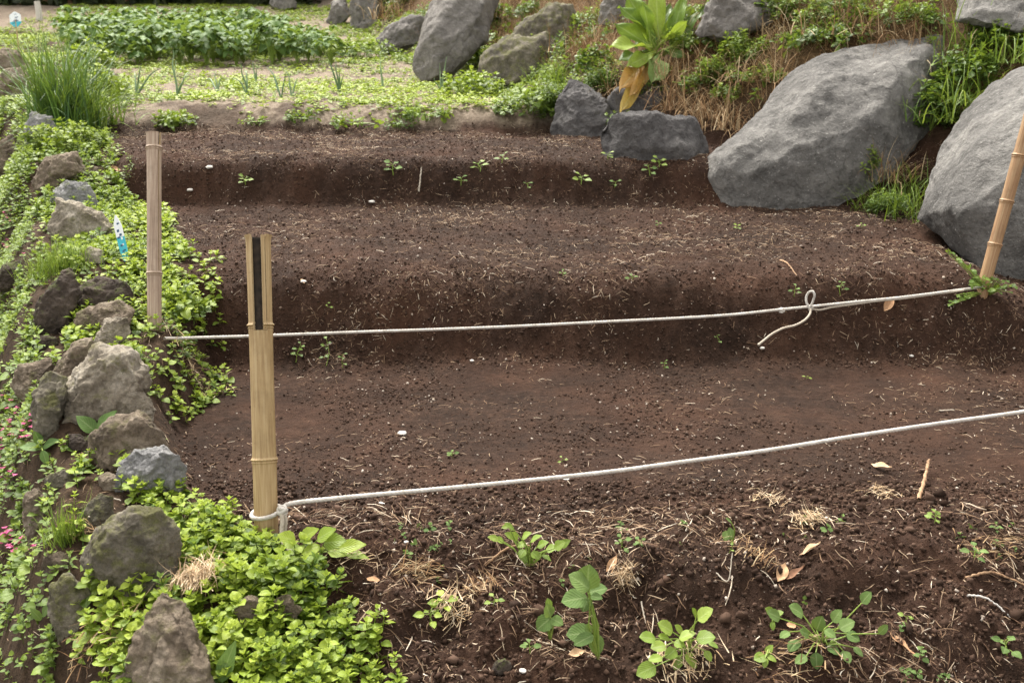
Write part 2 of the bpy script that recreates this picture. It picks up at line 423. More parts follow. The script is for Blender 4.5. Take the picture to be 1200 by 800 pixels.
M['rock_slate'] = rock_mat('slate grey stone', (.10, .10, .103), (.195, .194, .196), (.30, .295, .29), .05, sc=2.6, lichen=.3, pit=.7)
M['rock_dark'] = rock_mat('dark lava rock', (.028, .021, .017), (.065, .050, .040), (.12, .095, .075), .12, sc=2.2, lichen=.1, pit=1.)
M['lime'] = leaf_mat('lime leaves', [(0, (.065, .120, .010)), (.35, (.185, .270, .022)), (.7, (.300, .390, .040)), (1, (.38, .46, .07))], .32)
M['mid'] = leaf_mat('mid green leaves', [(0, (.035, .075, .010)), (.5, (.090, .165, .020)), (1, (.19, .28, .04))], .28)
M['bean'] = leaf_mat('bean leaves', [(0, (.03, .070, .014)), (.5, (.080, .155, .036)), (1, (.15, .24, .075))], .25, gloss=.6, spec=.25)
M['squash'] = leaf_mat('soft grey green leaves', [(0, (.05, .095, .024)), (.5, (.105, .175, .050)), (1, (.18, .26, .085))], .25, gloss=.7, spec=.2)
M['spring'] = leaf_mat('spring green leaves', [(0, (.07, .125, .015)), (.5, (.175, .265, .035)), (1, (.29, .37, .07))], .3)
M['dock'] = leaf_mat('broad dock leaves', [(0, (.05, .11, .012)), (.5, (.13, .22, .022)), (1, (.27, .35, .045))], .35, gloss=.5, spec=.3)
M['yellow'] = leaf_mat('withered leaf', [(0, (.36, .12, .05)), (.5, (.40, .22, .06)), (1, (.44, .36, .08))], .3, tcol=(.5, .3, .05))
M['grass'] = leaf_mat('grass blades', [(0, (.045, .090, .012)), (.5, (.105, .19, .022)), (1, (.25, .33, .06))], .25, vein=.1)
M['chive'] = leaf_mat('dark grass blades', [(0, (.02, .065, .015)), (.5, (.05, .135, .03)), (1, (.13, .25, .05))], .2, vein=.1, spec=.5)
M['onion'] = leaf_mat('onion leaves', [(0, (.07, .14, .06)), (.5, (.14, .23, .11)), (1, (.24, .33, .18))], .15, vein=.05, spec=.5)
M['dry'] = dry_mat('dry grass', [(0, (.10, .052, .024)), (.35, (.25, .145, .070)), (.7, (.38, .265, .145)), (1, (.50, .41, .26))])
M['straw'] = dry_mat('straw bits', [(0, (.05, .028, .018)), (.30, (.13, .075, .045)), (.6, (.26, .17, .105)), (.85, (.46, .35, .24)), (1, (.72, .64, .52))])
M['pale_straw'] = dry_mat('pale straw', [(0, (.30, .19, .10)), (.5, (.52, .39, .24)), (1, (.70, .58, .42))])
M['fallen'] = dry_mat('fallen leaf', [(0, (.30, .15, .08)), (.5, (.48, .30, .17)), (1, (.62, .45, .29))])
M['stem'] = leaf_mat('green stems', [(0, (.12, .19, .03)), (.5, (.20, .29, .05)), (1, (.32, .40, .10))], .1, vein=0)
M['bamboo'] = bamboo_mat('tan bamboo', (.25, .160, .072), (.38, .270, .135), (.47, .365, .21), .38)
M['bamboo_old'] = bamboo_mat('weathered bamboo', (.22, .155, .110), (.36, .27, .20), (.47, .385, .30), .42)
M['bamboo_red'] = bamboo_mat('reddish bamboo', (.20, .105, .050), (.32, .195, .100), (.40, .29, .17), .4)
M['bamboo_in'] = plain_mat('blackish bamboo inside', (.006, .005, .004), (.045, .032, .022), 45)  # blackish brown for the inner bamboo walls
M['bamboo_cut'] = plain_mat('cut bamboo edge', (.32, .23, .12), (.45, .35, .21), 200)
M['rope'] = plain_mat('white rope', (.36, .33, .29), (.62, .595, .56), 38, .85, .4)
M['rope_dirty'] = plain_mat('soiled rope', (.33, .28, .22), (.50, .45, .38), 160, .9, .4)
M['pebble'] = plain_mat('white pebble', (.44, .42, .39), (.62, .59, .55), 70)
M['twig'] = plain_mat('dead root wood', (.20, .11, .06), (.42, .28, .17), 80)
M['pink'] = dry_mat('pink petals', [(0, (.45, .06, .18)), (.5, (.62, .14, .30)), (1, (.75, .30, .45))], .3)
M['hedge'] = leaf_mat('dark hedge leaves', [(0, (.008, .014, .006)), (.5, (.018, .032, .012)), (1, (.04, .06, .02))], .15)

# ------------------------------------------------------------------ ground
def axis(a, b, step0, grow, centre):
    xs = [centre]
    while xs[-1] < b: xs.append(xs[-1] + max(step0, grow * abs(xs[-1] - centre)))
    lo = [centre]
    while lo[-1] > a: lo.append(lo[-1] - max(step0, grow * abs(lo[-1] - centre)))
    return np.array(lo[:0:-1] + xs)
gx = np.concatenate([[-160, -60, -25], axis(-11, 8, .0115, .0055, 0.), [14, 30, 70, 160]])
ys = [1.7]
while ys[-1] < 21: ys.append(ys[-1] + max(.0095, .0042 * ys[-1]))
gy = np.concatenate([[-30, -8, -3, -1, 0, .6, 1.0, 1.2, 1.35, 1.5, 1.6], ys, [24, 30, 45, 80, 200]])
GX, GY = np.meshgrid(gx, gy)
fx, fy = GX.ravel(), GY.ravel()
GZ = ground_h(fx, fy)
nx, ny = len(gx), len(gy)
idx = np.arange(nx * ny).reshape(ny, nx)
Q = np.stack([idx[:-1, :-1], idx[:-1, 1:], idx[1:, 1:], idx[1:, :-1]], -1).reshape(-1, 4)
gme = to_mesh('ground', np.stack([fx, fy, GZ], -1), Q, None, M['earth'])
left, dr, w = masks(fx, fy)
nz = fbm2(fx * 1.1, fy * 1.1, 61, 3); nz2 = fbm2(fx * 5, fy * 5, 63, 3)
soil = (1 - left) * sst(.25, .0, dr)
backsoil = sst(7.40, 7.26, fy + .10 * nz2)
darkpatch = sst(.12, .34, nz2 + .4 * nz + .10 * sst(-.6, .3, fx)) * sst(10, 7, fy)
soil_m = np.clip(soil * np.maximum(backsoil, darkpatch), 0, 1)
dry = np.clip((1 - backsoil) * sst(.3, 0, dr) * sst(.7, -.2, left) * (1 - .75 * darkpatch), 0, 1)
dry = np.maximum(dry, .8 * sst(-4.2, -5.2, fx) * sst(15.0, 15.6, fy) * sst(.3, 0, dr))
th = sst(.1, .5, dr)
zone = np.stack([soil_m, dry * .85, th, np.ones_like(th)], -1)
ca = gme.color_attributes.new('zone', 'FLOAT_COLOR', 'POINT'); ca.data.foreach_set('color', zone.astype(np.float32).ravel())
tag(link('ground', gme), kind='structure')

# ------------------------------------------------------------------ rocks
def rock(name, label, px, mat, thick=None, off=0., rough=.075, nscale=6., extra=(), smooth=2, seed=1, group=None, grow=1.07, depth=None, parts=None, vox=34, facets=7, fspread=1.):
    """px: outline of the rock as seen (pixel, pixel[, depth offset]); it gets a real depth, a bulged front and a back"""
    P = [(p[0], p[1], (p[2] if len(p) > 2 else 0.)) for p in px]
    cx = sum(p[0] for p in P) / len(P); cy = sum(p[1] for p in P) / len(P)
    ylo = max(p[1] for p in P)
    if depth is None: depth = hit(cx, cy * .4 + min(ylo, 900) * .6)[0]
    depth += off
    size = (max(p[0] for p in P) - min(p[0] for p in P)) / F_PX * depth
    hgt = (ylo - min(p[1] for p in P)) / F_PX * depth
    th = thick or .75 * min(size, hgt) + .15 * max(size, hgt)
    c = at(cx, cy, depth)
    bm = bmesh.new()
    for part in (parts or [px]):
        P = [(p[0], p[1], (p[2] if len(p) > 2 else 0.)) for p in part]; bx = sum(p[0] for p in P) / len(P); by = sum(p[1] for p in P) / len(P)
        pts = []
        for x, y, d in P:
            x = bx + (x - bx) * grow; y = by + (y - by) * grow
            pts.append(at(x, y, depth + d))
            pts.append(at(bx + (x - bx) * .66, by + (y - by) * .66, depth + d * .6 - .36 * th))
            pts.append(at(bx + (x - bx) * .72, by + (y - by) * .72, depth + d * .8 + .62 * th))
        if not parts: pts += [at(x, y, depth + d) for x, y, d in extra]
        b2 = bmesh.new()
        for p in pts: b2.verts.new(Vector(p - c))
        r_ = bmesh.ops.convex_hull(b2, input=b2.verts)
        bmesh.ops.delete(b2, geom=[g for g in r_['geom_interior'] if isinstance(g, bmesh.types.BMVert)], context='VERTS')
        t_ = bpy.data.meshes.new('tmp'); b2.to_mesh(t_); b2.free(); bm.from_mesh(t_); bpy.data.meshes.remove(t_)
    me = bpy.data.meshes.new('tmp'); bm.to_mesh(me); bm.free()
    o = bpy.data.objects.new('tmp', me); COL.objects.link(o)
    big = max(size, hgt, th)
    md = o.modifiers.new('r', 'REMESH'); md.mode = 'VOXEL'; md.voxel_size = big / vox
    ms = o.modifiers.new('s', 'SMOOTH'); ms.factor = .5; ms.iterations = smooth
    dg = bpy.context.evaluated_depsgraph_get(); ev = o.evaluated_get(dg)
    me2 = bpy.data.meshes.new_from_object(ev)
    bpy.data.objects.remove(o)
    n = len(me2.vertices); v = np.empty(n * 3, np.float32); me2.vertices.foreach_get('co', v); v = v.reshape(-1, 3).astype(float)
    nn = np.empty(n * 3, np.float32); me2.vertices.foreach_get('normal', nn); nn = nn.reshape(-1, 3).astype(float)
    gf = np.random.default_rng(seed * 31)
    for _ in range(facets):                                         # flat broken faces
        u = gf.normal(size=3) * fspread; u[1] = -abs(u[1]) - .9; u[2] = abs(u[2]) * .9 - .05; u /= np.linalg.norm(u)
        pr = v @ u; lim = np.quantile(pr, .99) * gf.uniform(.68, .93); v = v - u * (np.maximum(pr - lim, 0) * .9)[:, None]
    q = v / big * nscale + seed * 7.31
    d1 = fbm3(q * .55, seed, 2); d2 = fbm3(q * 1.6, seed + 9, 3); d3 = -np.abs(fbm3(q * .9, seed + 5, 3))
    d4 = fbm3(q * 4.5, seed + 3, 3)
    v = v + nn * (big * rough * (1.1 * d1 + .6 * d2 + .9 * (d3 + .15) + .38 * d4))[:, None]
    me2.vertices.foreach_set('co', v.astype(np.float32).ravel())
    me2.polygons.foreach_set('use_smooth', np.full(len(me2.polygons), True))
    me2.name = name; me2.materials.clear(); me2.materials.append(mat); me2.update()
    return tag(link(name, me2, None, Vector(c)), label, 'rock' if 'boulder' not in name else 'boulder', group)

# the dry stone edging on the left, front to back
rock('stone', 'pointed brown stone at the bottom edge of the picture amid lime leaves', [(190, 697), (215, 712), (240, 770), (252, 810), (255, 840), (138, 840), (143, 790), (165, 740)], M['rock_brown'], seed=2, grow=1.16, vox=52, smooth=3)
rock('stone', 'mossy rounded stone behind the pointed stone, beside the pale straw clump', [(150, 600), (185, 603), (200, 625), (205, 650), (190, 690), (165, 720), (150, 712), (115, 680), (104, 655), (118, 625)], M['rock_moss'], seed=3, grow=1.16, vox=52)
rock('stone', 'smooth slate grey stone at the corner of the dark bed', [(160, 528), (190, 524), (205, 535), (217, 550), (208, 572), (170, 578), (140, 572), (135, 558), (150, 540)], M['rock_slate'], seed=4, grow=1.16, vox=52, off=-.04, smooth=2)
rock('stone', 'earthy brown stone directly behind the slate grey stone', [(130, 495), (165, 488), (185, 505), (192, 525), (182, 547), (120, 557), (97, 550), (100, 525)], M['rock_brown'], seed=5, grow=1.16, vox=52)
rock('stone', 'large pale pitted stone, biggest in the left edging', [(60, 478), (80, 438), (110, 412), (146, 412), (168, 430), (170, 458), (142, 480), (108, 497), (68, 497)], M['rock_pale'], seed=6, grow=1.16, vox=52, rough=.09, off=-.03)
rock('stone', 'small pitted lobe of stone leaning on the large pale stone', [(122, 472), (140, 455), (165, 460), (181, 480), (176, 491), (150, 494), (125, 488)], M['rock_pale'], seed=7, grow=1.16, vox=52, rough=.08, off=-.05)
rock('stone', 'purplish brown stone between the pale pitted stone and the dark ones', [(64, 430), (85, 403), (106, 399), (117, 415), (105, 435), (80, 450), (60, 446)], M['rock_brown'], seed=8, grow=1.16, vox=52)
rock('stone', 'knobbly brown stone leaning against a small pale upright stone', [(86, 378), (100, 364), (140, 352), (154, 362), (147, 382), (117, 400), (94, 399)], M['rock_brown'], seed=9, grow=1.16, vox=52, rough=.08, off=-.05)
rock('stone', 'small pale upright stone left of the weathered post foot', [(124, 376), (148, 374), (151, 390), (136, 406), (112, 418), (114, 396)], M['rock_pale'], seed=10, grow=1.16, vox=52, off=-.10, smooth=2)
rock('stone', 'dark lava stone on the outer left, half grown over with weeds', [(40, 378), (47, 350), (80, 320), (90, 345), (80, 383), (60, 394)], M['rock_dark'], seed=11, grow=1.16, vox=52, off=-.03)
rock('stone', 'wide dark lava stone above the knobbly brown stone', [(80, 350), (116, 327), (142, 333), (158, 352), (140, 368), (95, 375), (76, 370)], M['rock_dark'], seed=12, grow=1.16, vox=52)
rock('stone', 'flat brown stone at the outer left beside the purplish stone', [(14, 452), (25, 431), (55, 423), (67, 434), (58, 458), (30, 468)], M['rock_brown'], seed=13, grow=1.16, vox=52)
rock('stone', 'tall grey green stone standing left of the large pale stone', [(40, 462), (55, 440), (76, 446), (74, 485), (68, 520), (44, 518)], M['rock_moss'], seed=14, grow=1.16, vox=52)
rock('stone', 'small grey stone with moss left of the mossy rounded stone', [(94, 602), (115, 581), (131, 585), (129, 607), (110, 628), (92, 630)], M['rock_moss'], seed=15, grow=1.16, vox=52)
rock('stone', 'thin flat reddish stone set upright near the pink flowers', [(30, 583), (45, 574), (54, 590), (53, 626), (36, 638), (27, 610)], M['rock_brown'], seed=16, grow=1.16, vox=52, smooth=2)
rock('stone', 'dark mossy stone in shade below the edging at lower left', [(60, 690), (80, 678), (102, 690), (106, 718), (92, 745), (72, 758), (60, 720)], M['rock_moss'], seed=17, grow=1.16, vox=52)
rock('stone', 'long pale stone lying in the green left of the blue tag', [(60, 268), (70, 235), (95, 240), (115, 248), (130, 267), (112, 286), (75, 287)], M['rock_pale'], seed=18, grow=1.16, vox=52, off=-.1, rough=.07)
rock('stone', 'grey stone just behind the long pale stone', [(63, 228), (80, 213), (100, 215), (114, 238), (95, 248), (66, 246)], M['rock_slate'], seed=19, grow=1.16, vox=52, off=-.1, rough=.07)
rock('stone', 'brown arched stone at the left end of the middle riser', [(40, 212), (55, 188), (90, 180), (99, 195), (86, 206), (60, 224), (43, 221)], M['rock_brown'], seed=20, grow=1.16, vox=52, off=-.1)
rock('stone', 'small grey stone under the dark grass clump', [(26, 160), (38, 134), (58, 139), (62, 158), (46, 173), (28, 176)], M['rock_slate'], seed=21, grow=1.16, vox=52, off=-.1)
rock('stone', 'half buried stone among lime leaves below the front post', [(276, 716), (290, 698), (306, 704), (312, 726), (296, 742), (279, 736)], M['rock_brown'], seed=22, grow=1.16, vox=52, off=-.02)
rock('stone', 'flat half buried stone among lime leaves, right of its neighbour', [(308, 710), (336, 699), (352, 714), (341, 731), (317, 731)], M['rock_brown'], seed=23, grow=1.16, vox=52, off=-.02)
rock('stone', 'dark stone at the left picture edge in the weeds', [(-12, 338), (4, 312), (22, 306), (27, 320), (12, 338)], M['rock_dark'], seed=24, grow=1.16, vox=52, off=-.05)
rock('stone', 'brown stone at the far left edge below the white topped stake', [(-8, 108), (5, 84), (25, 79), (36, 95), (30, 114), (8, 120)], M['rock_brown'], seed=25, grow=1.16, vox=52, off=-.2)
rock('stone', 'rough brown stone higher up the far left edge by the stake', [(-12, 76), (2, 58), (20, 60), (28, 72), (20, 84), (-4, 88)], M['rock_brown'], seed=26, grow=1.16, vox=52, off=-.2)
rock('stone', 'pale brown stone at the left edge above the weeds', [(-10, 200), (-2, 168), (14, 160), (20, 182), (12, 204)], M['rock_brown'], seed=35, grow=1.16, vox=52, off=-.1)
rock('stone', 'small charcoal stone lying alone at the bottom of the dark soil', [(575, 786), (580, 774), (592, 770), (601, 778), (598, 790), (584, 794)], M['rock_dark'], seed=27, grow=1.0, vox=20, off=-.005)
for k, (px_, py_, rr_, mt_, lb_) in enumerate((
        (152, 506, 15, 'rock_brown', 'small brown stone wedged below the small pitted lobe'), (72, 562, 16, 'rock_moss', 'small mossy stone below the dull broad leaved weed'), (66, 662, 17, 'rock_brown', 'small brown stone left of the mossy rounded stone'),
        (128, 566, 14, 'rock_brown', 'small brown stone under the earthy brown one'), (52, 404, 14, 'rock_dark', 'small dark stone under the outer dark lava stone'), (108, 302, 15, 'rock_pale', 'small pale stone in the weeds in front of the long pale one'),
        (104, 205, 13, 'rock_brown', 'small brown stone right of the arched brown stone'), (150, 436, 12, 'rock_pale', 'small pale stone wedged at the top right of the pale pitted stone'), (92, 520, 14, 'rock_dark', 'small dark stone under the pair of large smooth leaves'))):
    gk = np.random.default_rng(300 + k); an_ = np.sort(np.linspace(0, 6.28, 9)[:-1] + gk.normal(0, .15, 8))
    rock('stone', lb_, [(px_ + rr_ * 1.2 * math.cos(a_) * gk.uniform(.85, 1.15), py_ + rr_ * .85 * math.sin(a_) * gk.uniform(.85, 1.15)) for a_ in an_], M[mt_], seed=60 + k, vox=34)
# the boulder bank on the right
A_main = [(872, 176, .1), (903, 114, .30), (928, 86, .35), (966, 64, .4), (1040, 52, .4), (1106, 40, .4), (1120, 62, .4), (1106, 112, .25), (1090, 155, .1), (1048, 210, -.1), (1005, 238, -.15), (940, 250, -.2), (890, 240, -.15)]
A_toe = [(819, 208, .0), (830, 182, .0), (868, 156, .10), (905, 122, .22), (935, 150, .1), (975, 215, -.1), (985, 250, -.2), (900, 256, -.2), (844, 250, -.1)]
rock('boulder', 'big grey boulder behind the middle bed, sloping down to a pointed left foot', A_main + A_toe[:3], M['rock_grey'], thick=.55, depth=5.85, rough=.026, nscale=6, smooth=4, seed=28, vox=90, grow=1.02, facets=6, fspread=.55, parts=[A_main, A_toe])
rock('boulder', 'huge grey boulder at the right edge behind the leaning post', [(1071, 258, .2), (1085, 214, .3), (1106, 165, .4), (1130, 128, .45), (1165, 99, .45), (1208, 77, .4), (1300, 60, .4), (1360, 150, .1), (1350, 300, -.3), (1215, 352, -.4), (1180, 342, -.35), (1150, 312, -.15), (1108, 276, .1)], M['rock_grey'], thick=.8, depth=5.0, rough=.028, nscale=5, smooth=3, seed=29, vox=80, grow=1.0, facets=5, fspread=.5,
     extra=[(1150, 200, -.05), (1220, 280, -.55), (1220, 150, .05)])
rock('boulder', 'low purplish grey boulder at the right end of the upper bed', [(648, 160), (654, 118), (666, 92), (690, 98), (708, 120), (728, 140), (730, 166), (690, 178)], M['rock_purplish'], seed=30, off=.10, thick=.30, rough=.06, vox=56, smooth=1, facets=14)
rock('boulder', 'angular grey boulder below the withered yellow leaf', [(698, 138), (716, 114), (738, 98), (775, 100), (806, 120), (808, 146), (765, 150), (715, 148)], M['rock_purplish'], seed=31, off=.10, thick=.34, rough=.05, smooth=1, vox=56, facets=14)
rock('boulder', 'long low grey boulder along the right end of the upper riser', [(688, 148), (715, 134), (770, 128), (815, 138), (838, 165), (842, 215), (812, 222), (765, 192), (700, 180)], M['rock_purplish'], seed=32, off=.12, thick=.30, rough=.05, smooth=1, vox=60, facets=14, grow=1.03)
rock('boulder', 'dark mossy boulder standing in the weeds beside the tall grey one', [(558, 86), (563, 62), (598, 42), (638, 42), (655, 60), (652, 82), (626, 102), (598, 106), (568, 101)], M['rock_moss'], seed=33, off=-.1, rough=.06, vox=40)
rock('boulder', 'mossy upper boulder above and right of the dark mossy one', [(602, 42), (622, 18), (645, 4), (668, 8), (688, 40), (668, 74), (645, 66)], M['rock_moss'], seed=34, off=-.1, vox=40)
rock('boulder', 'tall pale grey boulder slanting up behind the onion row', [(483, 82, 0), (490, 55, .1), (500, 28, .2), (515, -12, .4), (558, -32, .5), (582, -12, .5), (574, 25, .3), (570, 48, .2), (552, 64, .1), (532, 88, 0), (505, 94, 0), (489, 90, 0)], M['rock_far'], depth=9.3, seed=36, rough=.035, smooth=3, vox=50)
rock('boulder', 'small grey boulder left of the tall pale grey one', [(441, 46), (455, 29), (480, 18), (501, 24), (492, 52), (470, 64), (449, 62)], M['rock_far'], seed=37, off=-.2, smooth=2, vox=36)
rock('boulder', 'upright grey boulder at the top edge behind the bean patch', [(410, 32), (413, 0), (420, -18), (446, -18), (450, 10), (446, 32), (425, 40)], M['rock_far'], seed=38, off=-.2, vox=36)
rock('boulder', 'narrow grey boulder at the top edge beside the upright one', [(383, 26), (390, 4), (403, -4), (411, 18), (398, 33)], M['rock_far'], seed=39, off=-.2, vox=30)
rock('boulder', 'dark grey block at the top edge behind the middle of the beans', [(315, 6), (322, -12), (342, -12), (348, 8), (330, 14)], M['rock_far'], seed=40, off=-.3, vox=30)
rock('boulder', 'dark grey slab jutting out at the upper right corner', [(1122, 24, .1), (1128, 0, .2), (1135, -35, .4), (1260, -35, .3), (1260, 28, 0), (1192, 36, -.1), (1150, 24, 0)], M['rock_grey'], seed=41, off=-.15, rough=.035, smooth=2, vox=46)
rock('boulder', 'grey boulder at the top edge right of the broad leaved plant', [(818, 40), (828, 5), (850, -14), (912, -18), (918, 15), (884, 38), (850, 48)], M['rock_far'], seed=42, off=-.1, vox=40)
rock('boulder', 'pale grey boulder at the top edge left of the broad leaved plant', [(702, 28), (708, -4), (740, -12), (747, 18), (730, 36)], M['rock_far'], seed=43, off=-.12, vox=36)

# ------------------------------------------------------------------ bamboo posts
def lathe_part(zs, rs, a0, a1, k, thick, dx=0., capends=True):
    """a bamboo wall: outer skin, inner skin and edges, between two angles"""
    full = abs(a1 - a0) > 6.28
    th = np.linspace(a0, a1, k + 1)
    if full: th = th[:-1]
    n = len(zs); c = len(th)
    out = np.array([[(r * math.cos(t), r * math.sin(t), z) for t in th] for z, r in zip(zs, rs)])
    inn = np.array([[((r - thick) * math.cos(t), (r - thick) * math.sin(t), z) for t in th] for z, r in zip(zs, rs)])
    v = np.concatenate([out.reshape(-1, 3), inn.reshape(-1, 3)]); o = n * c
    q = []; mi = []
    cc = c if full else c - 1
    for i in range(n - 1):
        for j in range(cc):
            j2 = (j + 1) % c
            q.append((i * c + j, i * c + j2, (i + 1) * c + j2, (i + 1) * c + j)); mi.append(0)
            q.append((o + i * c + j2, o + i * c + j, o + (i + 1) * c + j, o + (i + 1) * c + j2)); mi.append(1)
    for i in (0, n - 1):
        for j in range(cc):
            j2 = (j + 1) % c
            q.append((i * c + j, i * c + j2, o + i * c + j2, o + i * c + j)); mi.append(2)
    if not full:
        for j in (0, c - 1):
            for i in range(n - 1): q.append((i * c + j, (i + 1) * c + j, o + (i + 1) * c + j, o + i * c + j)); mi.append(2)
    return v, np.array(q), np.array(mi)
def bamboo_mesh(name, parts, mats):
    vs, qs, ms, n = [], [], [], 0
    for v, q, mi in parts: vs.append(v); qs.append(q + n); ms.append(mi); n += len(v)
    me = to_mesh(name, np.concatenate(vs), np.concatenate(qs), None, mats, True)
    me.polygons.foreach_set('material_index', np.concatenate(ms).astype(np.int32))
    bm = bmesh.new(); bm.from_mesh(me); bmesh.ops.recalc_face_normals(bm, faces=bm.faces)
    for e in bm.edges:
        if len(e.link_faces) == 2 and e.calc_face_angle(0) > .9: e.smooth = False
    bm.to_mesh(me); bm.free(); return me
def seg_prof(z0, z1, r0, r1, flare=.0016):
    """radius along one internode, flaring a little towards the nodes"""
    zs = np.linspace(z0, z1, 26); t = (zs - z0) / (z1 - z0)
    rs = r0 + (r1 - r0) * t + flare * (np.exp(-t / .05) + np.exp(-(1 - t) / .05))
    return zs, rs
def node_ring(z, r, h=.011, amp=.0042):
    zs = np.linspace(-h, h, 15); g = amp * np.exp(-((zs - .003) / .0034) ** 2) + .55 * amp * np.exp(-((zs + .0048) / .0022) ** 2) - .3 * amp * np.exp(-((zs + .001) / .0012) ** 2)
    return zs + z, r + .0012 + g
def orient(base, top):
    z = (Vector(top) - Vector(base)); L = z.length; z.normalize()
    y = Vector((0, 1, 0)); x = y.cross(z).normalized(); y = z.cross(x)
    m = Matrix((x, y, z)).transposed().to_4x4(); m.translation = Vector(base)
    return m, L

# front post
b = at(312.5, 630, 2.80); tpt = at(302.5, 276, 2.83)
m, L = orient(b, tpt)
bur = .25
post = empty('bamboo_post', (0, 0, 0), 'thick tan bamboo post in front with a dark open slot at its top', 'post'); post.matrix_world = m
mats = [M['bamboo'], M['bamboo_cut'], M['bamboo_cut']]; mats_in = [M['bamboo'], M['bamboo_in'], M['bamboo_cut']]
zn1 = L * (630 - 540) / 354; zn2 = L * (630 - 383) / 354
r_low, r_mid, r_top = .0318, .0318, .0330
link('culm', bamboo_mesh('culm', [lathe_part(*seg_prof(-bur, zn1, r_low + .001, r_low), 0, 2 * math.pi, 40, .006)], mats), post)
link('culm', bamboo_mesh('culm', [lathe_part(*seg_prof(zn1, zn2 - .012, r_mid, r_mid), 0, 2 * math.pi, 40, .006)], mats), post)
link('node', bamboo_mesh('node', [lathe_part(*node_ring(zn1, r_mid), 0, 2 * math.pi, 40, .010)], mats), post)
front = -math.pi / 2 + R(14.5)                                      # the slot faces the path
s0, s1, s2, s3 = front + R(-36), front + R(13), front + R(29), front + R(33)
zs, rs = seg_prof(zn2 - .012, L, r_top - .001, r_top + .0008); rs = rs + .0025 * np.exp(-((L - zs) / .006) ** 2)
link('split_wall', bamboo_mesh('split_wall', [lathe_part(zs, rs, s3, s0 + 2 * math.pi, 40, .0065)], mats_in), post)
zs2, rs2 = seg_prof(zn2 - .010, L - .002, r_top - .001, r_top + .001)
link('split_strip', bamboo_mesh('split_strip', [lathe_part(zs2, rs2, s1, s2, 8, .007)], mats_in), post)
link('node', bamboo_mesh('node', [lathe_part(*node_ring(zn2, r_top - .0012, amp=.005), s3 - .03, s0 + 2 * math.pi + .02, 36, .009), lathe_part(*node_ring(zn2, r_top - .0012, amp=.005), s1, s2, 8, .009)], mats), post)
# near-black curved lining set close behind the slot
lz = np.linspace(zn2 - .02, L - .012, 8)
link('dark_lining', bamboo_mesh('dark_lining', [lathe_part(lz, np.full(8, r_top - .0095), s0 - .30, s1 + .30, 14, .004)], [M['bamboo_in']] * 3), post)

# weathered post at the back left
b = at(181, 405, 3.86); tpt = at(180.5, 156, 3.92)
m, L = orient(b, tpt)
post = empty('bamboo_post', (0, 0, 0), 'weathered grey brown bamboo post standing in the weeds at left', 'post'); post.matrix_world = m
mats = [M['bamboo_old'], M['bamboo_in'], M['bamboo_cut']]
zn1 = L * (402 - 320) / 246; zn2 = L * (402 - 174) / 246
link('culm', bamboo_mesh('culm', [lathe_part(*seg_prof(-.25, zn1, .0262, .0262), 0, 2 * math.pi, 32, .006)], mats), post)
link('node', bamboo_mesh('node', [lathe_part(*node_ring(zn1, .0262), 0, 2 * math.pi, 32, .01)], mats), post)
c0, c1 = front + R(34), front + R(47)
link('culm', bamboo_mesh('culm', [lathe_part(*seg_prof(zn1, zn2, .0264, .0268), c1, c0 + 2 * math.pi, 32, .006), lathe_part(*seg_prof(zn1 + .01, zn2, .0228, .0230), c0 - .1, c1 + .1, 6, .004)], mats), post)
link('node', bamboo_mesh('node', [lathe_part(*node_ring(zn2, .0270), 0, 2 * math.pi, 32, .01)], mats), post)
link('culm', bamboo_mesh('culm', [lathe_part(*seg_prof(zn2, L, .0272, .0285), c0 + .5, c0 + .1 + 2 * math.pi, 32, .006)], mats), post)

# leaning post at the right
dR = hit(1150, 343)[0]
b = at(1150, 345, dR + .02); tpt = at(1217, 100, dR - .08)
m, L = orient(b, tpt)
post = empty('bamboo_post', (0, 0, 0), 'reddish bamboo post leaning right in front of the huge boulder', 'post'); post.matrix_world = m
mats = [M['bamboo_red'], M['bamboo_in'], M['bamboo_cut']]
zz = [L * (345 - y) / 245 for y in (286, 235, 182)]
lo = -.2
for k, z_ in enumerate(zz + [L]):
    link('culm', bamboo_mesh('culm', [lathe_part(*seg_prof(lo, z_, .0255, .0262), 0, 2 * math.pi, 32, .006)], mats), post)
    if k < 3: link('node', bamboo_mesh('node', [lathe_part(*node_ring(z_, .0260), 0, 2 * math.pi, 32, .01)], mats), post)
    lo = z_

# ------------------------------------------------------------------ ropes
def resample(pts, step):
    pts = np.asarray(pts, float)
    # Catmull-Rom through the points
    P = np.concatenate([[2 * pts[0] - pts[1]], pts, [2 * pts[-1] - pts[-2]]]); o = []
    for i in range(1, len(P) - 2):
        n = max(3, int(np.linalg.norm(P[i + 1] - P[i]) / .004))
        t = np.linspace(0, 1, n, endpoint=False)[:, None]
        o.append(.5 * ((2 * P[i]) + (-P[i - 1] + P[i + 1]) * t + (2 * P[i - 1] - 5 * P[i] + 4 * P[i + 1] - P[i + 2]) * t ** 2 + (-P[i - 1] + 3 * P[i] - 3 * P[i + 1] + P[i + 2]) * t ** 3))
    o = np.concatenate(o + [pts[-1:]])
    s = np.concatenate([[0], np.cumsum(np.linalg.norm(np.diff(o, axis=0), axis=1))])
    ss = np.arange(0, s[-1], step)
    return np.stack([np.interp(ss, s, o[:, k]) for k in range(3)], -1), ss
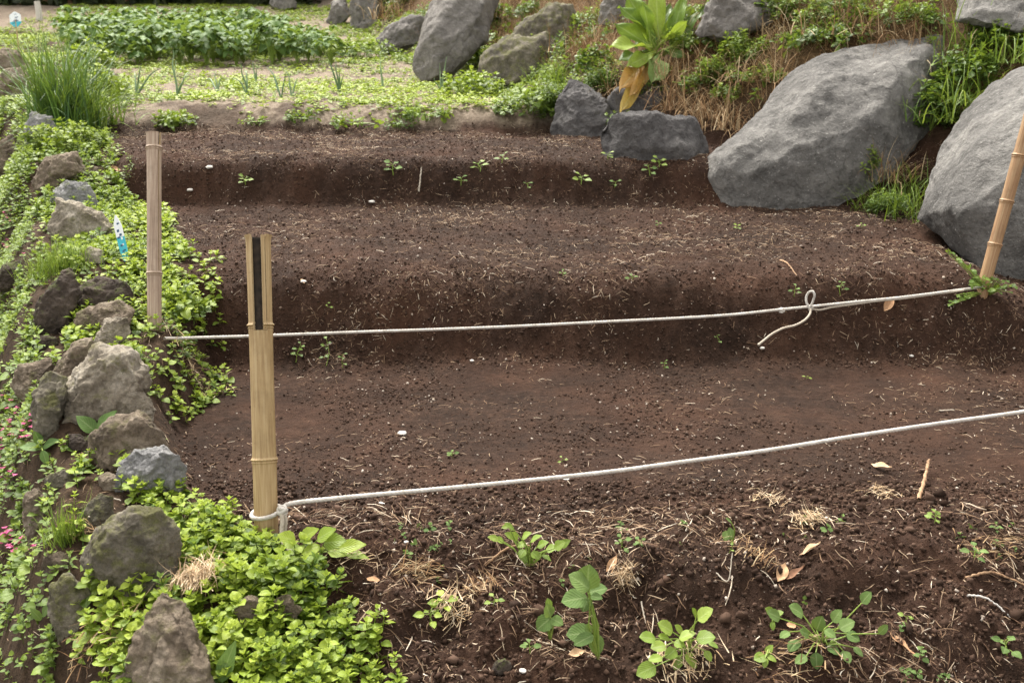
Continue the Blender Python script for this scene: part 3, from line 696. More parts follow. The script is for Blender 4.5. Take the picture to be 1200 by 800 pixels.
def rope_mesh(name, pts, rad, mat, pitch=.034, strands=3, k=15, step=.003, fray=.0):
    p, s = resample(pts, step); n = len(p)
    t = np.gradient(p, axis=0); t /= np.linalg.norm(t, axis=1, keepdims=True) + 1e-12
    u = np.zeros_like(p); u0 = np.cross(t[0], [0, 0, 1.]); 
    if np.linalg.norm(u0) < .1: u0 = np.cross(t[0], [1., 0, 0])
    u[0] = u0 / np.linalg.norm(u0)
    for i in range(1, n):
        x = u[i - 1] - t[i] * np.dot(u[i - 1], t[i]); u[i] = x / (np.linalg.norm(x) + 1e-12)
    w = np.cross(t, u)
    th = np.linspace(0, 2 * np.pi, k, endpoint=False)[None]
    ph = (2 * np.pi * s / pitch)[:, None]
    lobes = np.abs(np.cos(strands * .5 * (th - ph)))
    rr = rad * (.80 + .26 * lobes ** .7) * (1 + .05 * vn2(s * 60, s * 0, 3))[:, None]
    v = p[:, None] + rr[..., None] * (np.cos(th)[..., None] * u[:, None] + np.sin(th)[..., None] * w[:, None])
    idx = np.arange(n * k).reshape(n, k); nx_ = np.roll(idx, -1, 1)
    q = np.stack([idx[:-1], nx_[:-1], nx_[1:], idx[1:]], -1).reshape(-1, 4)
    return to_mesh(name, v.reshape(-1, 3), q, None, mat)
def knot_mesh(name, c, r, rad, mat, seed=0):
    """a small wound knot"""
    g = np.random.default_rng(seed); pts = []
    for i in range(44):
        a = i * .62; e = math.sin(i * .41 + seed) * .9
        pts.append(np.array(c) + r * np.array([math.cos(a) * math.cos(e), .8 * math.sin(a) * math.cos(e), 1.1 * math.sin(e)]) * g.uniform(.85, 1.05))
    return rope_mesh(name, pts, rad, mat, step=.004, k=12)
RR = .0062
# front rope
rope = empty('rope', at(330, 597, 2.78), 'white twisted rope tied low on the front post and running right', 'rope')
def ropelink(name, me, root):
    o = link(name, me, root); o.location = -Vector(root.location); return o
D0, D1 = 2.78, 3.32
def lerp_pts(px, x0, x1, d0, d1): return [at(x, y, d0 + (d1 - d0) * (x - x0) / (x1 - x0)) for x, y in px]
ropelink('cord', rope_mesh('cord', lerp_pts([(331, 594), (345, 589), (400, 583), (500, 574), (600, 564.5), (710, 553), (800, 541), (905, 526.5), (1000, 511), (1100, 496), (1200, 482), (1300, 465), (1420, 445)], 330, 1200, D0, D1), RR, M['rope']), rope)
pc = at(311.8, 598, 2.795)
ring = []
for k in range(19):
    a = math.radians(-10 - 18 * k + 0)
    ring.append(pc + .0395 * np.array([math.cos(a), math.sin(a), 0]) + np.array([0, 0, .006 * math.cos(a) - .004]))
ropelink('loop', rope_mesh('loop', ring, RR * .95, M['rope']), rope)
ropelink('knot', knot_mesh('knot', at(331, 598, 2.765), .011, RR * .95, M['rope'], 1), rope)
ropelink('tail', rope_mesh('tail', [at(330, 600, 2.76), at(331, 611, 2.755), at(330, 622, 2.75), at(331, 634, 2.73), at(336, 640, 2.70), at(343, 650, 2.66)], RR * .95, M['rope_dirty']), rope)
ropelink('tail', rope_mesh('tail', [at(333, 600, 2.765), at(335, 610, 2.765), at(334, 622, 2.765), at(335, 630, 2.76)], RR * .8, M['rope_dirty']), rope)
# back rope
rope = empty('rope', at(200, 398, 3.86), 'thinner white rope with a knotted loop, tied to the weathered post', 'rope')
E0, E1 = 3.86, min(dR, hit(1135, 338)[0]) - .02
kd = lambda x, y=None: min(E0 + (E1 - E0) * (x - 195) / 940, (hit(x, y)[0] - .03) if y else 99)
L2 = lambda px: [at(x, y, kd(x, y)) for x, y in px]
R2 = .0056
ropelink('cord', rope_mesh('cord', L2([(193, 396.5), (215, 396), (300, 393.5), (420, 389), (510, 386), (600, 382.5), (720, 376.5), (800, 372.5), (860, 368.5), (916, 362.5), (947, 359.5), (1000, 354), (1060, 348), (1130, 339), (1152, 336)]), R2, M['rope']), rope)
ropelink('cord', rope_mesh('cord', L2([(948, 361), (960, 363), (975, 360), (1000, 356.5), (1030, 352.5), (1060, 349.5), (1100, 344), (1130, 340)]), R2 * .75, M['rope_dirty']), rope)
pc = at(181, 398, 3.88); ring = []
for k in range(18):
    a = math.radians(20 + 18 * k); ring.append(pc + .031 * np.array([math.cos(a), math.sin(a), .1 * math.sin(a)]))
ropelink('loop', rope_mesh('loop', ring, R2, M['rope']), rope)
ropelink('tail', rope_mesh('tail', [at(192, 396, 3.85), at(193, 400, 3.84), at(196, 404, 3.835), at(200, 406, 3.835)], R2 * 1.25, M['rope']), rope)
ropelink('knot', knot_mesh('knot', at(916, 363.5, kd(916, 363)), .009, R2 * .8, M['rope'], 2), rope)
ropelink('knot', knot_mesh('knot', at(950, 360.5, kd(948, 360)), .010, R2 * .8, M['rope'], 3), rope)
d = kd(948, 362) - .03
ropelink('loop', rope_mesh('loop', [at(948, 360, d), at(945, 354, d), at(945, 347.5, d), at(948, 342.5, d - .01), at(952.5, 341.5, d - .02), at(954.5, 346, d - .02), at(953, 352, d - .01), at(950, 359, d)], R2 * .85, M['rope']), rope)
ropelink('tail', rope_mesh('tail', [*[at(x, y, min(d - .003 * (y - 360), hit(x, y)[0] - .015)) for x, y in ((950, 362), (949, 368), (943, 375), (932, 381), (918, 384.5), (905, 391), (896, 398), (888, 404.5))]], R2 * .8, M['rope_dirty']), rope)
ropelink('knot', knot_mesh('knot', at(889, 403.5, hit(889, 403.5)[0] - .015), .004, R2 * .5, M['rope_dirty'], 5), rope)

# ------------------------------------------------------------------ loose things on the soil (nobody could count these)
def scatter(n, box, weight, r, view=True):
    X = r.uniform(box[0], box[1], n); Y = r.uniform(box[2], box[3], n)
    k = r.random(n) < weight(X, Y); X, Y = X[k], Y[k]
    if view:
        k = in_view(X, Y, ground_h(X, Y, False)); X, Y = X[k], Y[k]
    return X, Y, ground_h(X, Y)

# each kind of loose litter is denser on the cut faces, whose slope hides part of their area in plan
def soil_w(X, Y):
    left, dr, w = masks(X, Y)
    return (1 - left) * (dr < .1) * (Y < 7.33)
tread = lambda Y: np.interp(Y, [1.6, 2.2, 2.55, 2.8, 3.6, 4.0, 4.05, 4.30, 4.4, 4.6, 5.5, 5.68, 5.72, 5.92, 6.0, 7.2, 7.6], [1, 1, .8, .42, .30, .40, 1.2, 1.2, .75, .8, .8, .5, 1.6, 1.6, .85, .9, .6])
steep = lambda Y: np.where(((Y > 4.02) & (Y < 4.34)) | ((Y > 5.70) & (Y < 5.93)), 1., .42)
r = np.random.default_rng(11)
acc = Acc()
def strips(seed):
    g = np.random.default_rng(seed); L = 1; n = 3
    bend = g.normal(0, .9); ts = np.linspace(0, 1, n + 1); an = bend * ts
    an = an + g.normal(0, .35, n + 1); x = np.cumsum(np.concatenate([[0], np.sin(an[:-1])])) / n; y = np.cumsum(np.concatenate([[0], np.cos(an[:-1])])) / n
    z = .12 * np.sin(ts * 3.1) * g.uniform(-.3, 1.)
    v = []; a = []
    for i in range(n + 1):
        for u, dz in ((-1, 0), (0, .035), (1, 0)): v.append((x[i] + u * .05 * (1 - .6 * abs(2 * ts[i] - 1) ** 3), y[i] - .5, z[i] + dz * .6)); a.append((.5, .5, .5))
    q = [(i * 3 + j, i * 3 + j + 1, i * 3 + j + 4, i * 3 + j + 3) for i in range(n) for j in (0, 1)]
    a = np.array(a); a[:, 0] = 0
    return np.array(v), np.array(q), a
def litter(n, box, wf, smin, smax, lift, cpow=1.0):
    X, Y, Z = scatter(n, box, wf, r)
    N = normal_at(X, Y); T = [strips(k) for k in range(8)]
    pick = r.integers(0, 8, len(X)); A = align(N, r)
    tl = rand_rot(len(X), .22, r); A = A @ tl
    S = smin + (smax - smin) * r.random(len(X)) ** 3.2
    wd = r.uniform(.5, 1.5, len(X)) * np.clip(.017 / S, .28, 2.0)
    A = A * S[:, None, None]; A[:, :, 0] *= wd[:, None]
    rnd = .08 + .92 * r.random(len(X)) ** cpow
    P = np.stack([X, Y, Z + lift], -1)
    for k in range(8):
        m_ = pick == k; acc.inst(T[k], A[m_], P[m_], rnd[m_])
clump = lambda X, Y: np.clip(.50 + 2.2 * fbm2(X * 2.8, Y * 2.8, 71, 3), .06, 1)
litter(80000, (-3, 2.6, 1.75, 4.2), lambda X, Y: soil_w(X, Y) * tread(Y) * clump(X, Y), .004, .042, .003, 1.5)
litter(95000, (-3.2, 2.6, 4.0, 7.6), lambda X, Y: soil_w(X, Y) * tread(Y) * clump(X, Y), .006, .055, .004, 1.5)
litter(16000, (-1.4, 2.4, 1.75, 2.7), lambda X, Y: soil_w(X, Y) * clump(X * 1.7 + 3, Y * 1.7), .02, .085, .006, 1.1)
litter(16000, (-3.5, -.3, 1.7, 5.5), lambda X, Y: masks(X, Y)[0] * .6, .012, .06, .006)
tag(link('straw_litter', acc.mesh('straw_litter', M['straw'])), kind='stuff')

# crumbs of earth and a few pale flecks
m, nt, out = new_mat('earth crumbs')
a_ = nd(nt, 'ShaderNodeAttribute', attribute_name='leaf'); s_ = nd(nt, 'ShaderNodeSeparateXYZ'); lk(nt, a_.outputs['Vector'], s_.inputs[0])
p_ = nd(nt, 'ShaderNodeBsdfPrincipled', Roughness=.95); p_.inputs['Specular IOR Level'].default_value = .15
lk(nt, ramp(nt, s_.outputs[0], [(0, (.026, .0150, .0102)), (.5, (.048, .0280, .0190)), (.93, (.088, .054, .038)), (.955, (.20, .15, .115)), (1, (.48, .42, .36))]).outputs[0], p_.inputs['Base Color']); lk(nt, p_.outputs[0], out.inputs[0])
M['crumb'] = m
cube_v = np.array([(x, y, z) for x in (-1, 1) for y in (-1, 1) for z in (-1, 1)], float) * .58
cube_q = np.array([(0, 1, 3, 2), (4, 6, 7, 5), (0, 4, 5, 1), (2, 3, 7, 6), (0, 2, 6, 4), (1, 5, 7, 3)])
acc = Acc()
def crumbs(n, box, wf, smin, smax, rpow=1.):
    X, Y, Z = scatter(n, box, wf, r)
    pick = r.integers(0, 6, len(X)); A = align(normal_at(X, Y), r) @ rand_rot(len(X), .8, r)
    S = smin + (smax - smin) * r.random(len(X)) ** 4
    A = A * S[:, None, None] * r.uniform(.6, 1.2, (len(X), 1, 3)); rnd = np.where(S > .008, .9, 1.) * r.random(len(X)) ** rpow
    P = np.stack([X, Y, Z + S * .25], -1)
    for k in range(6):
        g = np.random.default_rng(k); v = cube_v * g.uniform(.55, 1.25, (8, 1)); m_ = pick == k
        acc.inst((v, cube_q, np.zeros((8, 3))), A[m_], P[m_], rnd[m_])
crumbs(70000, (-3, 2.6, 2.75, 4.2), lambda X, Y: soil_w(X, Y) * np.clip(.45 + 1.8 * fbm2(X * 2, Y * 3, 73, 3), .1, 1), .0016, .0085)
crumbs(70000, (-3, 2.6, 1.75, 2.9), lambda X, Y: soil_w(X, Y), .0018, .011)
crumbs(110000, (-3.2, 2.6, 3.98, 7.6), lambda X, Y: soil_w(X, Y) * steep(Y), .003, .010)
crumbs(2500, (-1.2, 2.4, 1.75, 2.8), lambda X, Y: soil_w(X, Y) * clump(X * 2, Y * 2), .007, .022)
tag(link('soil_crumbs', acc.mesh('soil_crumbs', M['crumb'], True)), kind='stuff')

# ------------------------------------------------------------------ ground cover
def sprig(seed, nwh=3, h=1., shape='broad', wl=.80, el=(.05, .75), n=4, half=1, droop=.22, fold=.22, top=True, per=2):
    """a small upright shoot with leaf pairs, unit height"""
    g = np.random.default_rng(seed); A = Acc()
    lean = g.normal(0, .12, 2)
    A.add(*tube([(0, 0, -.2), (lean[0] * .5, lean[1] * .5, h * .5), (lean[0], lean[1], h)], .028, 3, .35))
    a0 = g.uniform(0, 6.28)
    for k in range(nwh):
        t = (k + .6) / nwh
        L = (.95 - .5 * t) * g.uniform(.85, 1.15); e = el[0] + (el[1] - el[0]) * t ** 1.5
        for s in range(per):
            az = a0 + k * math.pi / 2 * (1 if per == 2 else .7) + s * 2 * math.pi / per + g.normal(0, .2)
            T = leaf(n, half, shape, L, L * wl * g.uniform(.85, 1.1), fold, droop * g.uniform(.4, 1.5), wave=.025, rnd=np.clip(.22 + .45 * t + g.normal(0, .17), 0, 1), stalk=.14)
            A.add(*xf(T, frame(az, e + g.normal(0, .15), g.normal(0, .2)), (lean[0] * t, lean[1] * t, h * t)))
    if top:
        for s in range(4):
            T = leaf(2, 1, shape, .30, .2, .3, .1, rnd=.85, stalk=.1); A.add(*xf(T, frame(a0 + .7 + s * 1.57, .9), (lean[0], lean[1], h)))
    return A.get()
SPR = [sprig(100 + k, 3 if k < 4 else 2, wl=(.72, .8, .88, .95)[k % 4], h=(1., 1.25, .8, 1.1, .6)[k % 5]) for k in range(10)]
SPR_FINE = [sprig(120 + k, 5, 1.4, 'lance', .34, (.1, .9), 3, per=3) for k in range(4)]
def cover(acc, n, box, wf, size, templates, r, tilt=.22, lift=0., rs=.22, squash=1., zfun=None):
    X, Y, Z = scatter(n, box, wf, r)
    N = len(X); pick = r.integers(0, len(templates), N)
    S = r.uniform(size[0], size[1], N) * (1 + .5 * fbm2(X * 3, Y * 3, 81, 2)); A = rand_rot(N, tilt, r) * S[:, None, None]; A[:, 2, :] *= squash
    big = fbm2(X * 2.2, Y * 2.2, 83, 3)
    rnd = r.normal(0, rs * .6, N) + .45 * big
    P = np.stack([X, Y, Z + lift], -1)
    for k, T in enumerate(templates):
        m_ = pick == k; acc.inst(T, A[m_], P[m_], rnd[m_])
r = np.random.default_rng(21)
SX, SY = on_ground(231, 700)[:2]                                   # the straw clump lies in a gap of the weeds
def front_w(X, Y):
    """thick lime weeds on the near bank, thinning towards the dark soil"""
    left, dr, w = masks(X, Y)
    wob = .10 * fbm2(X * 4, Y * 4, 91, 3)
    edge = np.interp(Y, [1.6, 1.95, 2.1, 2.3, 2.5, 2.62, 2.85, 3.1, 3.3, 3.45], [-.10, -.16, -.24, -.38, -.60, -.80, -1.0, -1.2, -1.3, -1.35])
    d = edge + wob - X
    wl = x_wall(Y) - .02
    return sst(-.03, .09, d) * sst(-.10, .12, X - wl) * (.1 + .9 * sst(.04, .09, np.hypot(X - SX, Y - SY))) * np.clip(.78 + 2.0 * fbm2(X * 5, Y * 5, 93, 3), .04, 1)
acc = Acc()
cover(acc, 5200, (-1.6, .1, 1.7, 3.0), front_w, (.028, .052), SPR, r)
def bank_w(X, Y):
    edge = x_left(Y) + .10 + .1 * fbm2(X * 4, Y * 4, 95, 2) + np.interp(Y, [3.3, 3.6, 4.4, 4.7], [.0, .06, -.03, -.10])
    return sst(-.02, .10, edge - X) * sst(-.05, .15, X - x_wall(Y)) * (Y > 3.25) * (.15 + .85 * sst(.05, .15, np.hypot(X + 1.30, (Y - 3.62) * .75))) * np.clip(.85 + 1.2 * fbm2(X * 5, Y * 5, 97, 2), .1, 1)
cover(acc, 6500, (-3.2, -.9, 3.25, 5.6), bank_w, (.030, .055), SPR, r)
tag(link('ground_cover', acc.mesh('ground_cover', M['lime'])), kind='stuff')
acc = Acc()
cover(acc, 900, (-3.2, .1, 1.7, 5.6), lambda X, Y: np.maximum(front_w(X, Y) * (Y < 3), bank_w(X, Y)) * np.clip(.2 + 2.4 * fbm2(X * 7, Y * 7, 98, 2), 0, 1), (.022, .05), SPR_FINE + SPR[:3], r, tilt=.35, lift=.012)
tag(link('small_weeds', acc.mesh('small_weeds', M['mid'])), kind='stuff')
acc = Acc()
def low_w(X, Y):
    d = x_wall(Y) - X
    return sst(.0, .15, d) * np.clip(.85 + 1.7 * fbm2(X * 2.6, Y * 2.6, 99, 3), .05, 1) * (.65 + .35 * sst(2.4, 3.6, Y))
cover(acc, 36000, (-7.0, -.8, 1.7, 6.5), low_w, (.025, .05), SPR + SPR_FINE[:2], r)
cover(acc, 4500, (-4.6, -2.0, 5.2, 8.0), lambda X, Y: sst(.1, -.1, X - x_left(Y)) * np.clip(.6 + 1.5 * fbm2(X * 2.6, Y * 2.6, 101, 3), 0, 1), (.035, .07), SPR + SPR_FINE[:2], r)
tag(link('ground_cover', acc.mesh('ground_cover', M['spring'])), kind='stuff')
acc = Acc()
cover(acc, 1500, (-.9, 2.4, 1.75, 2.62), lambda X, Y: soil_w(X, Y) * np.clip(-.15 + 2.2 * fbm2(X * 4, Y * 4, 105, 2), 0, .8), (.010, .024), SPR, r, tilt=.8)
tag(link('small_weeds', acc.mesh('small_weeds', M['squash'])), kind='stuff')
# low lime weeds over the upper garden
acc = Acc()
def garden_w(X, Y):
    left, dr, w = masks(X, Y)
    base = np.interp(Y, [7.32, 7.52, 7.75, 8.5, 9.4, 10, 10.8, 11, 15, 15.5], [.10, .30, 1, 1, .9, .45, .6, 1, 1, .9])
    rightmore = sst(-1.5, .1, X) * .5 * (Y < 8.6)
    return np.clip(base + rightmore * 1.4, 0, 1) * (dr < .35) * np.clip(.8 + 1.9 * fbm2(X * 1.7, Y * 1.7, 103, 3), 0, 1)
cover(acc, 52000, (-7.5, 1.2, 7.4, 18.5), lambda X, Y: garden_w(X, Y) * np.where((Y > 15.3) & (X < -5.2), .45, 1), (.032, .066), [sprig(140 + k, 2, .8, n=2, top=False) for k in range(4)], r, squash=.7)
tag(link('ground_cover', acc.mesh('ground_cover', M['lime'])), kind='stuff')

# ------------------------------------------------------------------ the right bank: dry grass and weeds
acc = Acc(); r = np.random.default_rng(31)
def slope_w(X, Y):
    left, dr, w = masks(X, Y)
    return sst(.12, .3, dr) * (dr < 3.0)
X, Y, Z = scatter(30000, (-3.5, 5.5, 4.2, 14), lambda X, Y: slope_w(X, Y) * np.clip(.8 + 1.5 * fbm2(X * 1.8, Y * 1.8, 111, 3), .08, 1) * np.interp(Y, [4, 8, 14], [1, .9, .5]), r)
N = normal_at(X, Y)
tone = .55 * fbm2(X * 2.3, Y * 2.3, 117, 3)
for x, y, z, nrm, tn in zip(X, Y, Z, N, tone):
    for _ in range(5):
        L = r.uniform(.08, .26) * (1 if r.random() < .8 else 1.4); T = blade(L, r.uniform(.0025, .006), r.normal(.9, .9), 4, np.clip(r.beta(2, 2) + tn, 0, 1))
        az = r.normal(math.pi / 2 + .9, 1.5); lean = r.normal(.75, .5)
        Mx = rz(az) @ np.array([[1, 0, 0], [0, math.cos(lean), math.sin(lean)], [0, -math.sin(lean), math.cos(lean)]])
        acc.add(*xf(T, Mx, (x + r.normal(0, .03), y + r.normal(0, .03), z - .008 + r.uniform(0, .03))))
tag(link('dry_grass', acc.mesh('dry_grass', M['dry'])), kind='stuff')
acc = Acc()
cover(acc, 15000, (-3.5, 5.5, 4.2, 14), lambda X, Y: slope_w(X, Y) * np.clip(.22 + 2.6 * fbm2(X * 1.7 + 4, Y * 1.7, 113, 3), .04, 1), (.03, .075), SPR + SPR_FINE, r, tilt=.6, lift=.09)
tag(link('bank_weeds', acc.mesh('bank_weeds', M['mid'])), kind='stuff')
acc = Acc()
def foot_w(X, Y):
    d = X - x_right(Y)
    return sst(-.35, -.1, d) * sst(.45, .2, d) * np.interp(Y, [7.0, 7.6, 8, 12], [0, .8, 1, 1])
cover(acc, 2600, (-2.5, 1.2, 7.2, 12), foot_w, (.04, .08), SPR + SPR_FINE, r, tilt=.3)
tag(link('bank_weeds', acc.mesh('bank_weeds', M['spring'])), kind='stuff')
# pink flowers low on the left
acc = Acc(); r = np.random.default_rng(37)
for (px, py, n, sp) in ((8, 645, 26, 9), (22, 655, 10, 9), (8, 520, 30, 14), (30, 500, 10, 10), (6, 560, 12, 10), (18, 482, 10, 8), (6, 262, 16, 10), (48, 470, 8, 8), (10, 300, 8, 8)):
    for _ in range(n):
        p = on_ground(px + r.normal(0, sp), py + r.normal(0, sp * .7)); p[2] += r.uniform(.02, .05)
        for k in range(5): acc.add(*xf(leaf(2, 1, 'round', .010, .008, .2, .2, rnd=r.uniform(0, 1)), frame(k * 1.256 + r.uniform(0, 1), r.uniform(.2, .7)), p))
tag(link('pink_blossom', acc.mesh('pink_blossom', M['pink'])), kind='stuff')

# ------------------------------------------------------------------ single plants
def leaf_from(name, P0, P1, W, shape, mat, parent, root, n=8, half=2, hint=None, fold=.18, droop=.0, wave=.02, serr=0., rnd=None, rr=None):
    """one leaf as its own mesh, from its foot P0 to its tip P1"""
    rr = rr or rng
    P0 = np.asarray(P0, float); P1 = np.asarray(P1, float); d = P1 - P0; L = np.linalg.norm(d); Yv = d / L
    h = np.array([0, -.45, 1.]) if hint is None else np.asarray(hint, float)
    h = h + rr.normal(0, .15, 3)
    Zv = h - Yv * h.dot(Yv); Zv /= np.linalg.norm(Zv) + 1e-9; Xv = np.cross(Yv, Zv)
    T = leaf(n, half, shape, 1., W / L, fold, droop, wave, serr, rnd=rr.uniform(.25, .8) if rnd is None else rnd)
    v, q, a = T; v = (v * L) @ np.stack([Xv, Yv, Zv], 0)
    o = link(name, to_mesh(name, v + (P0 - root), q, a, mat), parent)
    return o
def herb(label, px, py, n=5, size=.03, h=.05, mat='spring', shape='ovate', wl=.75, cat='seedling', name='seedling', group=None, seed=None, spread=.6, el=(-.1, .6), lean=None, lift=0.):
    """a small plant: one stem mesh and each leaf a part"""
    g = np.random.default_rng(int(px * 7 + py * 13) if seed is None else seed)
    b = on_ground(px, py); b[2] += lift
    root = empty(name, b, label, cat, group)
    A = Acc(); ln = np.array(lean if lean is not None else (g.normal(0, .2), g.normal(0, .2), 1.)) * h
    A.add(*tube([(0, 0, -.015), ln * .5 + np.array([g.normal(0, .1), g.normal(0, .1), 0]) * h, ln], [.0022 * size / .03, .0018 * size / .03, .0012 * size / .03], 5, .5))
    a0 = g.uniform(0, 6.28)
    for i in range(n):
        t = .35 + .65 * i / max(1, n - 1); p0 = ln * t; az = a0 + i * 2.4 + g.normal(0, .25); e = el[0] + (el[1] - el[0]) * t + g.normal(0, .15)
        d = np.array([math.cos(az) * math.cos(e), math.sin(az) * math.cos(e), math.sin(e)]); s = size * (1.1 - .35 * t) * g.uniform(.8, 1.2)
        p1 = p0 + d * s * spread; A.add(*tube([p0, (p0 + p1) / 2 + np.array([0, 0, s * .08]), p1], .0009 * size / .03, 4, .6))
        leaf_from('leaf', p1, p1 + d * s * np.array([1, 1, .5]), s * wl, shape, M[mat], root, np.zeros(3), 6, 2 if size > .02 else 1, droop=.15, rr=g)
    link('stem', A.mesh('stem', M['stem']), root)
    return root
def herb_px(label, base, leaves, mat='squash', shape='broad', cat='weed', name='weed', wl=.92, pull=.02, serr=.04, group=None):
    """a plant whose leaves are given by foot and tip: (x0,y0,x1,y1[,width factor[,toward]])"""
    g = np.random.default_rng(int(base[0] + base[1]))
    b = on_ground(*base); d0 = project(*b)[2]
    root = empty(name, b, label, cat, group); A = Acc(); tops = []
    for i, lf in enumerate(leaves):
        x0, y0, x1, y1 = lf[:4]; wf = lf[4] if len(lf) > 4 else 1.; tw = lf[5] if len(lf) > 5 else g.normal(0, .02)
        dd = d0 - pull - tw
        def clear(p):
            z_ = float(ground_h(np.array([p[0]]), np.array([p[1]]))[0]) + .006
            if p[2] < z_:                                           # slide up the line of sight until clear of the soil
                c = np.array([0, 0, CAM_H]); 
                for f in np.linspace(1, .8, 60):
                    q_ = c + (p - c) * f
                    if q_[2] > float(ground_h(np.array([q_[0]]), np.array([q_[1]]))[0]) + .006: return q_
            return p
        p0 = clear(at(x0, y0, dd)); p1 = clear(at(x1, y1, dd - .012))
        L = np.linalg.norm(p1 - p0)
        leaf_from('leaf', p0, p1, L * wl * wf, shape, M[mat], root, b, 8, 2, fold=.15, droop=.10, serr=serr, wave=.02, rr=g)
        mid = (b + p0) / 2 + np.array([g.normal(0, .006), g.normal(0, .006), .01])
        A.add(*tube(np.array([b - b + [0, 0, -.01], mid - b, p0 - b]), [.0024, .0019, .0013], 5, g.uniform(.3, .8)))
    link('stem', A.mesh('stem', M['stem']), root)
    return root

# foreground weeds
herb_px('tall soft grey green weed with rounded leaves, middle of the foreground soil', (702, 765), [(690, 690, 668, 672), (688, 690, 690, 662, 1.1), (690, 694, 711, 688), (688, 700, 658, 703), (690, 700, 682, 716, 1.1), (692, 698, 706, 700, .9), (693, 742, 664, 742), (695, 744, 672, 754, .8), (697, 742, 701, 768, .8), (694, 740, 686, 732, .9)], 'squash')
herb_px('low grey green weed just left of the tall soft leaved one', (645, 740), [(645, 722, 641, 708), (645, 724, 629, 737, 1.1), (646, 724, 660, 731), (644, 722, 633, 724, .8), (644, 712, 642, 701, .7)], 'squash')
herb_px('bright green weed with pale stems at the bottom edge, right of centre', (806, 778), [(768, 748, 750, 745), (788, 740, 772, 729), (796, 748, 814, 740), (816, 748, 838, 745), (818, 726, 834, 712), (816, 722, 812, 712, .7), (780, 756, 763, 758), (768, 780, 746, 790, .9), (806, 764, 816, 782), (792, 760, 780, 770), (790, 752, 802, 756), (776, 770, 760, 772, .8), (800, 742, 792, 732, .8), (830, 752, 842, 758, .7), (826, 762, 834, 774, .8), (784, 748, 772, 744, .8), (798, 770, 790, 784, .8)], 'spring')
herb_px('spreading weed with small heart leaves at the bottom right', (962, 772), [(941, 720, 926, 709), (914, 724, 900, 716, .9), (966, 738, 980, 746), (957, 738, 963, 722), (936, 750, 924, 762), (956, 764, 958, 784, .9), (984, 736, 1001, 727), (992, 742, 1008, 750), (1010, 706, 1020, 693, .9), (976, 728, 985, 714, .9), (948, 744, 938, 738, .9), (970, 756, 984, 766, .9), (945, 768, 932, 776, .8), (1000, 758, 1012, 768, .8), (988, 762, 996, 776, .8), (1030, 742, 1040, 732, .7), (925, 740, 914, 746, .8)], 'squash')
herb_px('small heart leaved weed below the curled dry leaf', (905, 735), [(908, 722, 898, 712, .9), (908, 720, 918, 716, .9), (905, 728, 906, 738, .7)], 'spring')
herb_px('small bright weed at the bottom edge left of the spreading one', (898, 775), [(897, 768, 884, 772), (898, 766, 905, 755, .8), (899, 768, 910, 774, .8), (897, 770, 896, 782, .7)], 'spring')
herb_px('low weed with round leaves in the slope of soil right of the front post', (620, 655), [(606, 632, 598, 623), (612, 630, 622, 623), (622, 634, 634, 626), (616, 636, 606, 640), (590, 634, 580, 630), (584, 632, 572, 628, .8), (600, 630, 592, 624), (630, 640, 642, 634), (640, 644, 654, 640), (650, 642, 662, 634), (656, 640, 668, 632, .8), (615, 644, 608, 653), (624, 646, 632, 655), (602, 620, 592, 612, .9), (596, 616, 588, 618, .8), (636, 650, 646, 656, .8), (610, 650, 618, 658, .8)], 'spring', 'ovate', wl=.85)
herb_px('trailing weed with broad round leaves right of the front post foot', (372, 655), [(345, 634, 326, 625, 1.1), (352, 632, 372, 618, .9), (372, 632, 392, 618), (380, 636, 405, 632), (375, 640, 352, 648, .8), (385, 645, 410, 648, .8), (398, 642, 428, 636, .7), (372, 648, 362, 660, .9), (405, 648, 432, 652, .6)], 'lime', 'ovate', wl=.85)
herb_px('wilting little weed with limp leaves on the soil right of centre', (858, 640), [(855, 618, 858, 632, .6), (853, 622, 849, 634, .9), (857, 612, 851, 606, .6)], 'squash', 'ovate')
herb('tiny clump of fresh green leaves by the dark clods at right', 1095, 616, 6, .020, .025, 'spring')
herb('straggling little weed at the right edge under the stick', 1140, 660, 6, .026, .03, 'squash')
herb('small weed at the lower right corner', 1182, 762, 6, .028, .04, 'squash')
herb('small green shoot beneath the pale fibre clump, centre foreground', 622, 772, 5, .020, .025, 'squash')
herb('little green weed left of the grey green pair in the foreground', 578, 716, 4, .018, .02, 'spring')
herb('weed shoot with narrow leaves at the edge of the lime weeds', 523, 722, 6, .030, .03, 'lime')
herb('second weed shoot at the edge of the lime weeds, farther right', 505, 738, 6, .028, .03, 'lime')
herb('small weed right of the low round leaved one', 727, 642, 5, .020, .03, 'squash')
herb('flat little weed beside the dry root in the foreground', 748, 652, 5, .016, .01, 'squash')
herb('tiny seedling between the spreading weed and the right edge', 1062, 735, 4, .016, .02, 'spring')
herb('pale bud on a short stalk left of the curled dry leaf', 851, 668, 3, .010, .03, 'spring')
herb('seedling beside the white pebble on the flat bed', 530, 535, 6, .018, .012, 'squash')
herb('tiny lone seedling in the middle of the flat bed', 660, 542, 3, .014, .012, 'spring')
herb('tiny seedling below the rope tail on the flat bed', 945, 445, 3, .016, .012, 'spring')
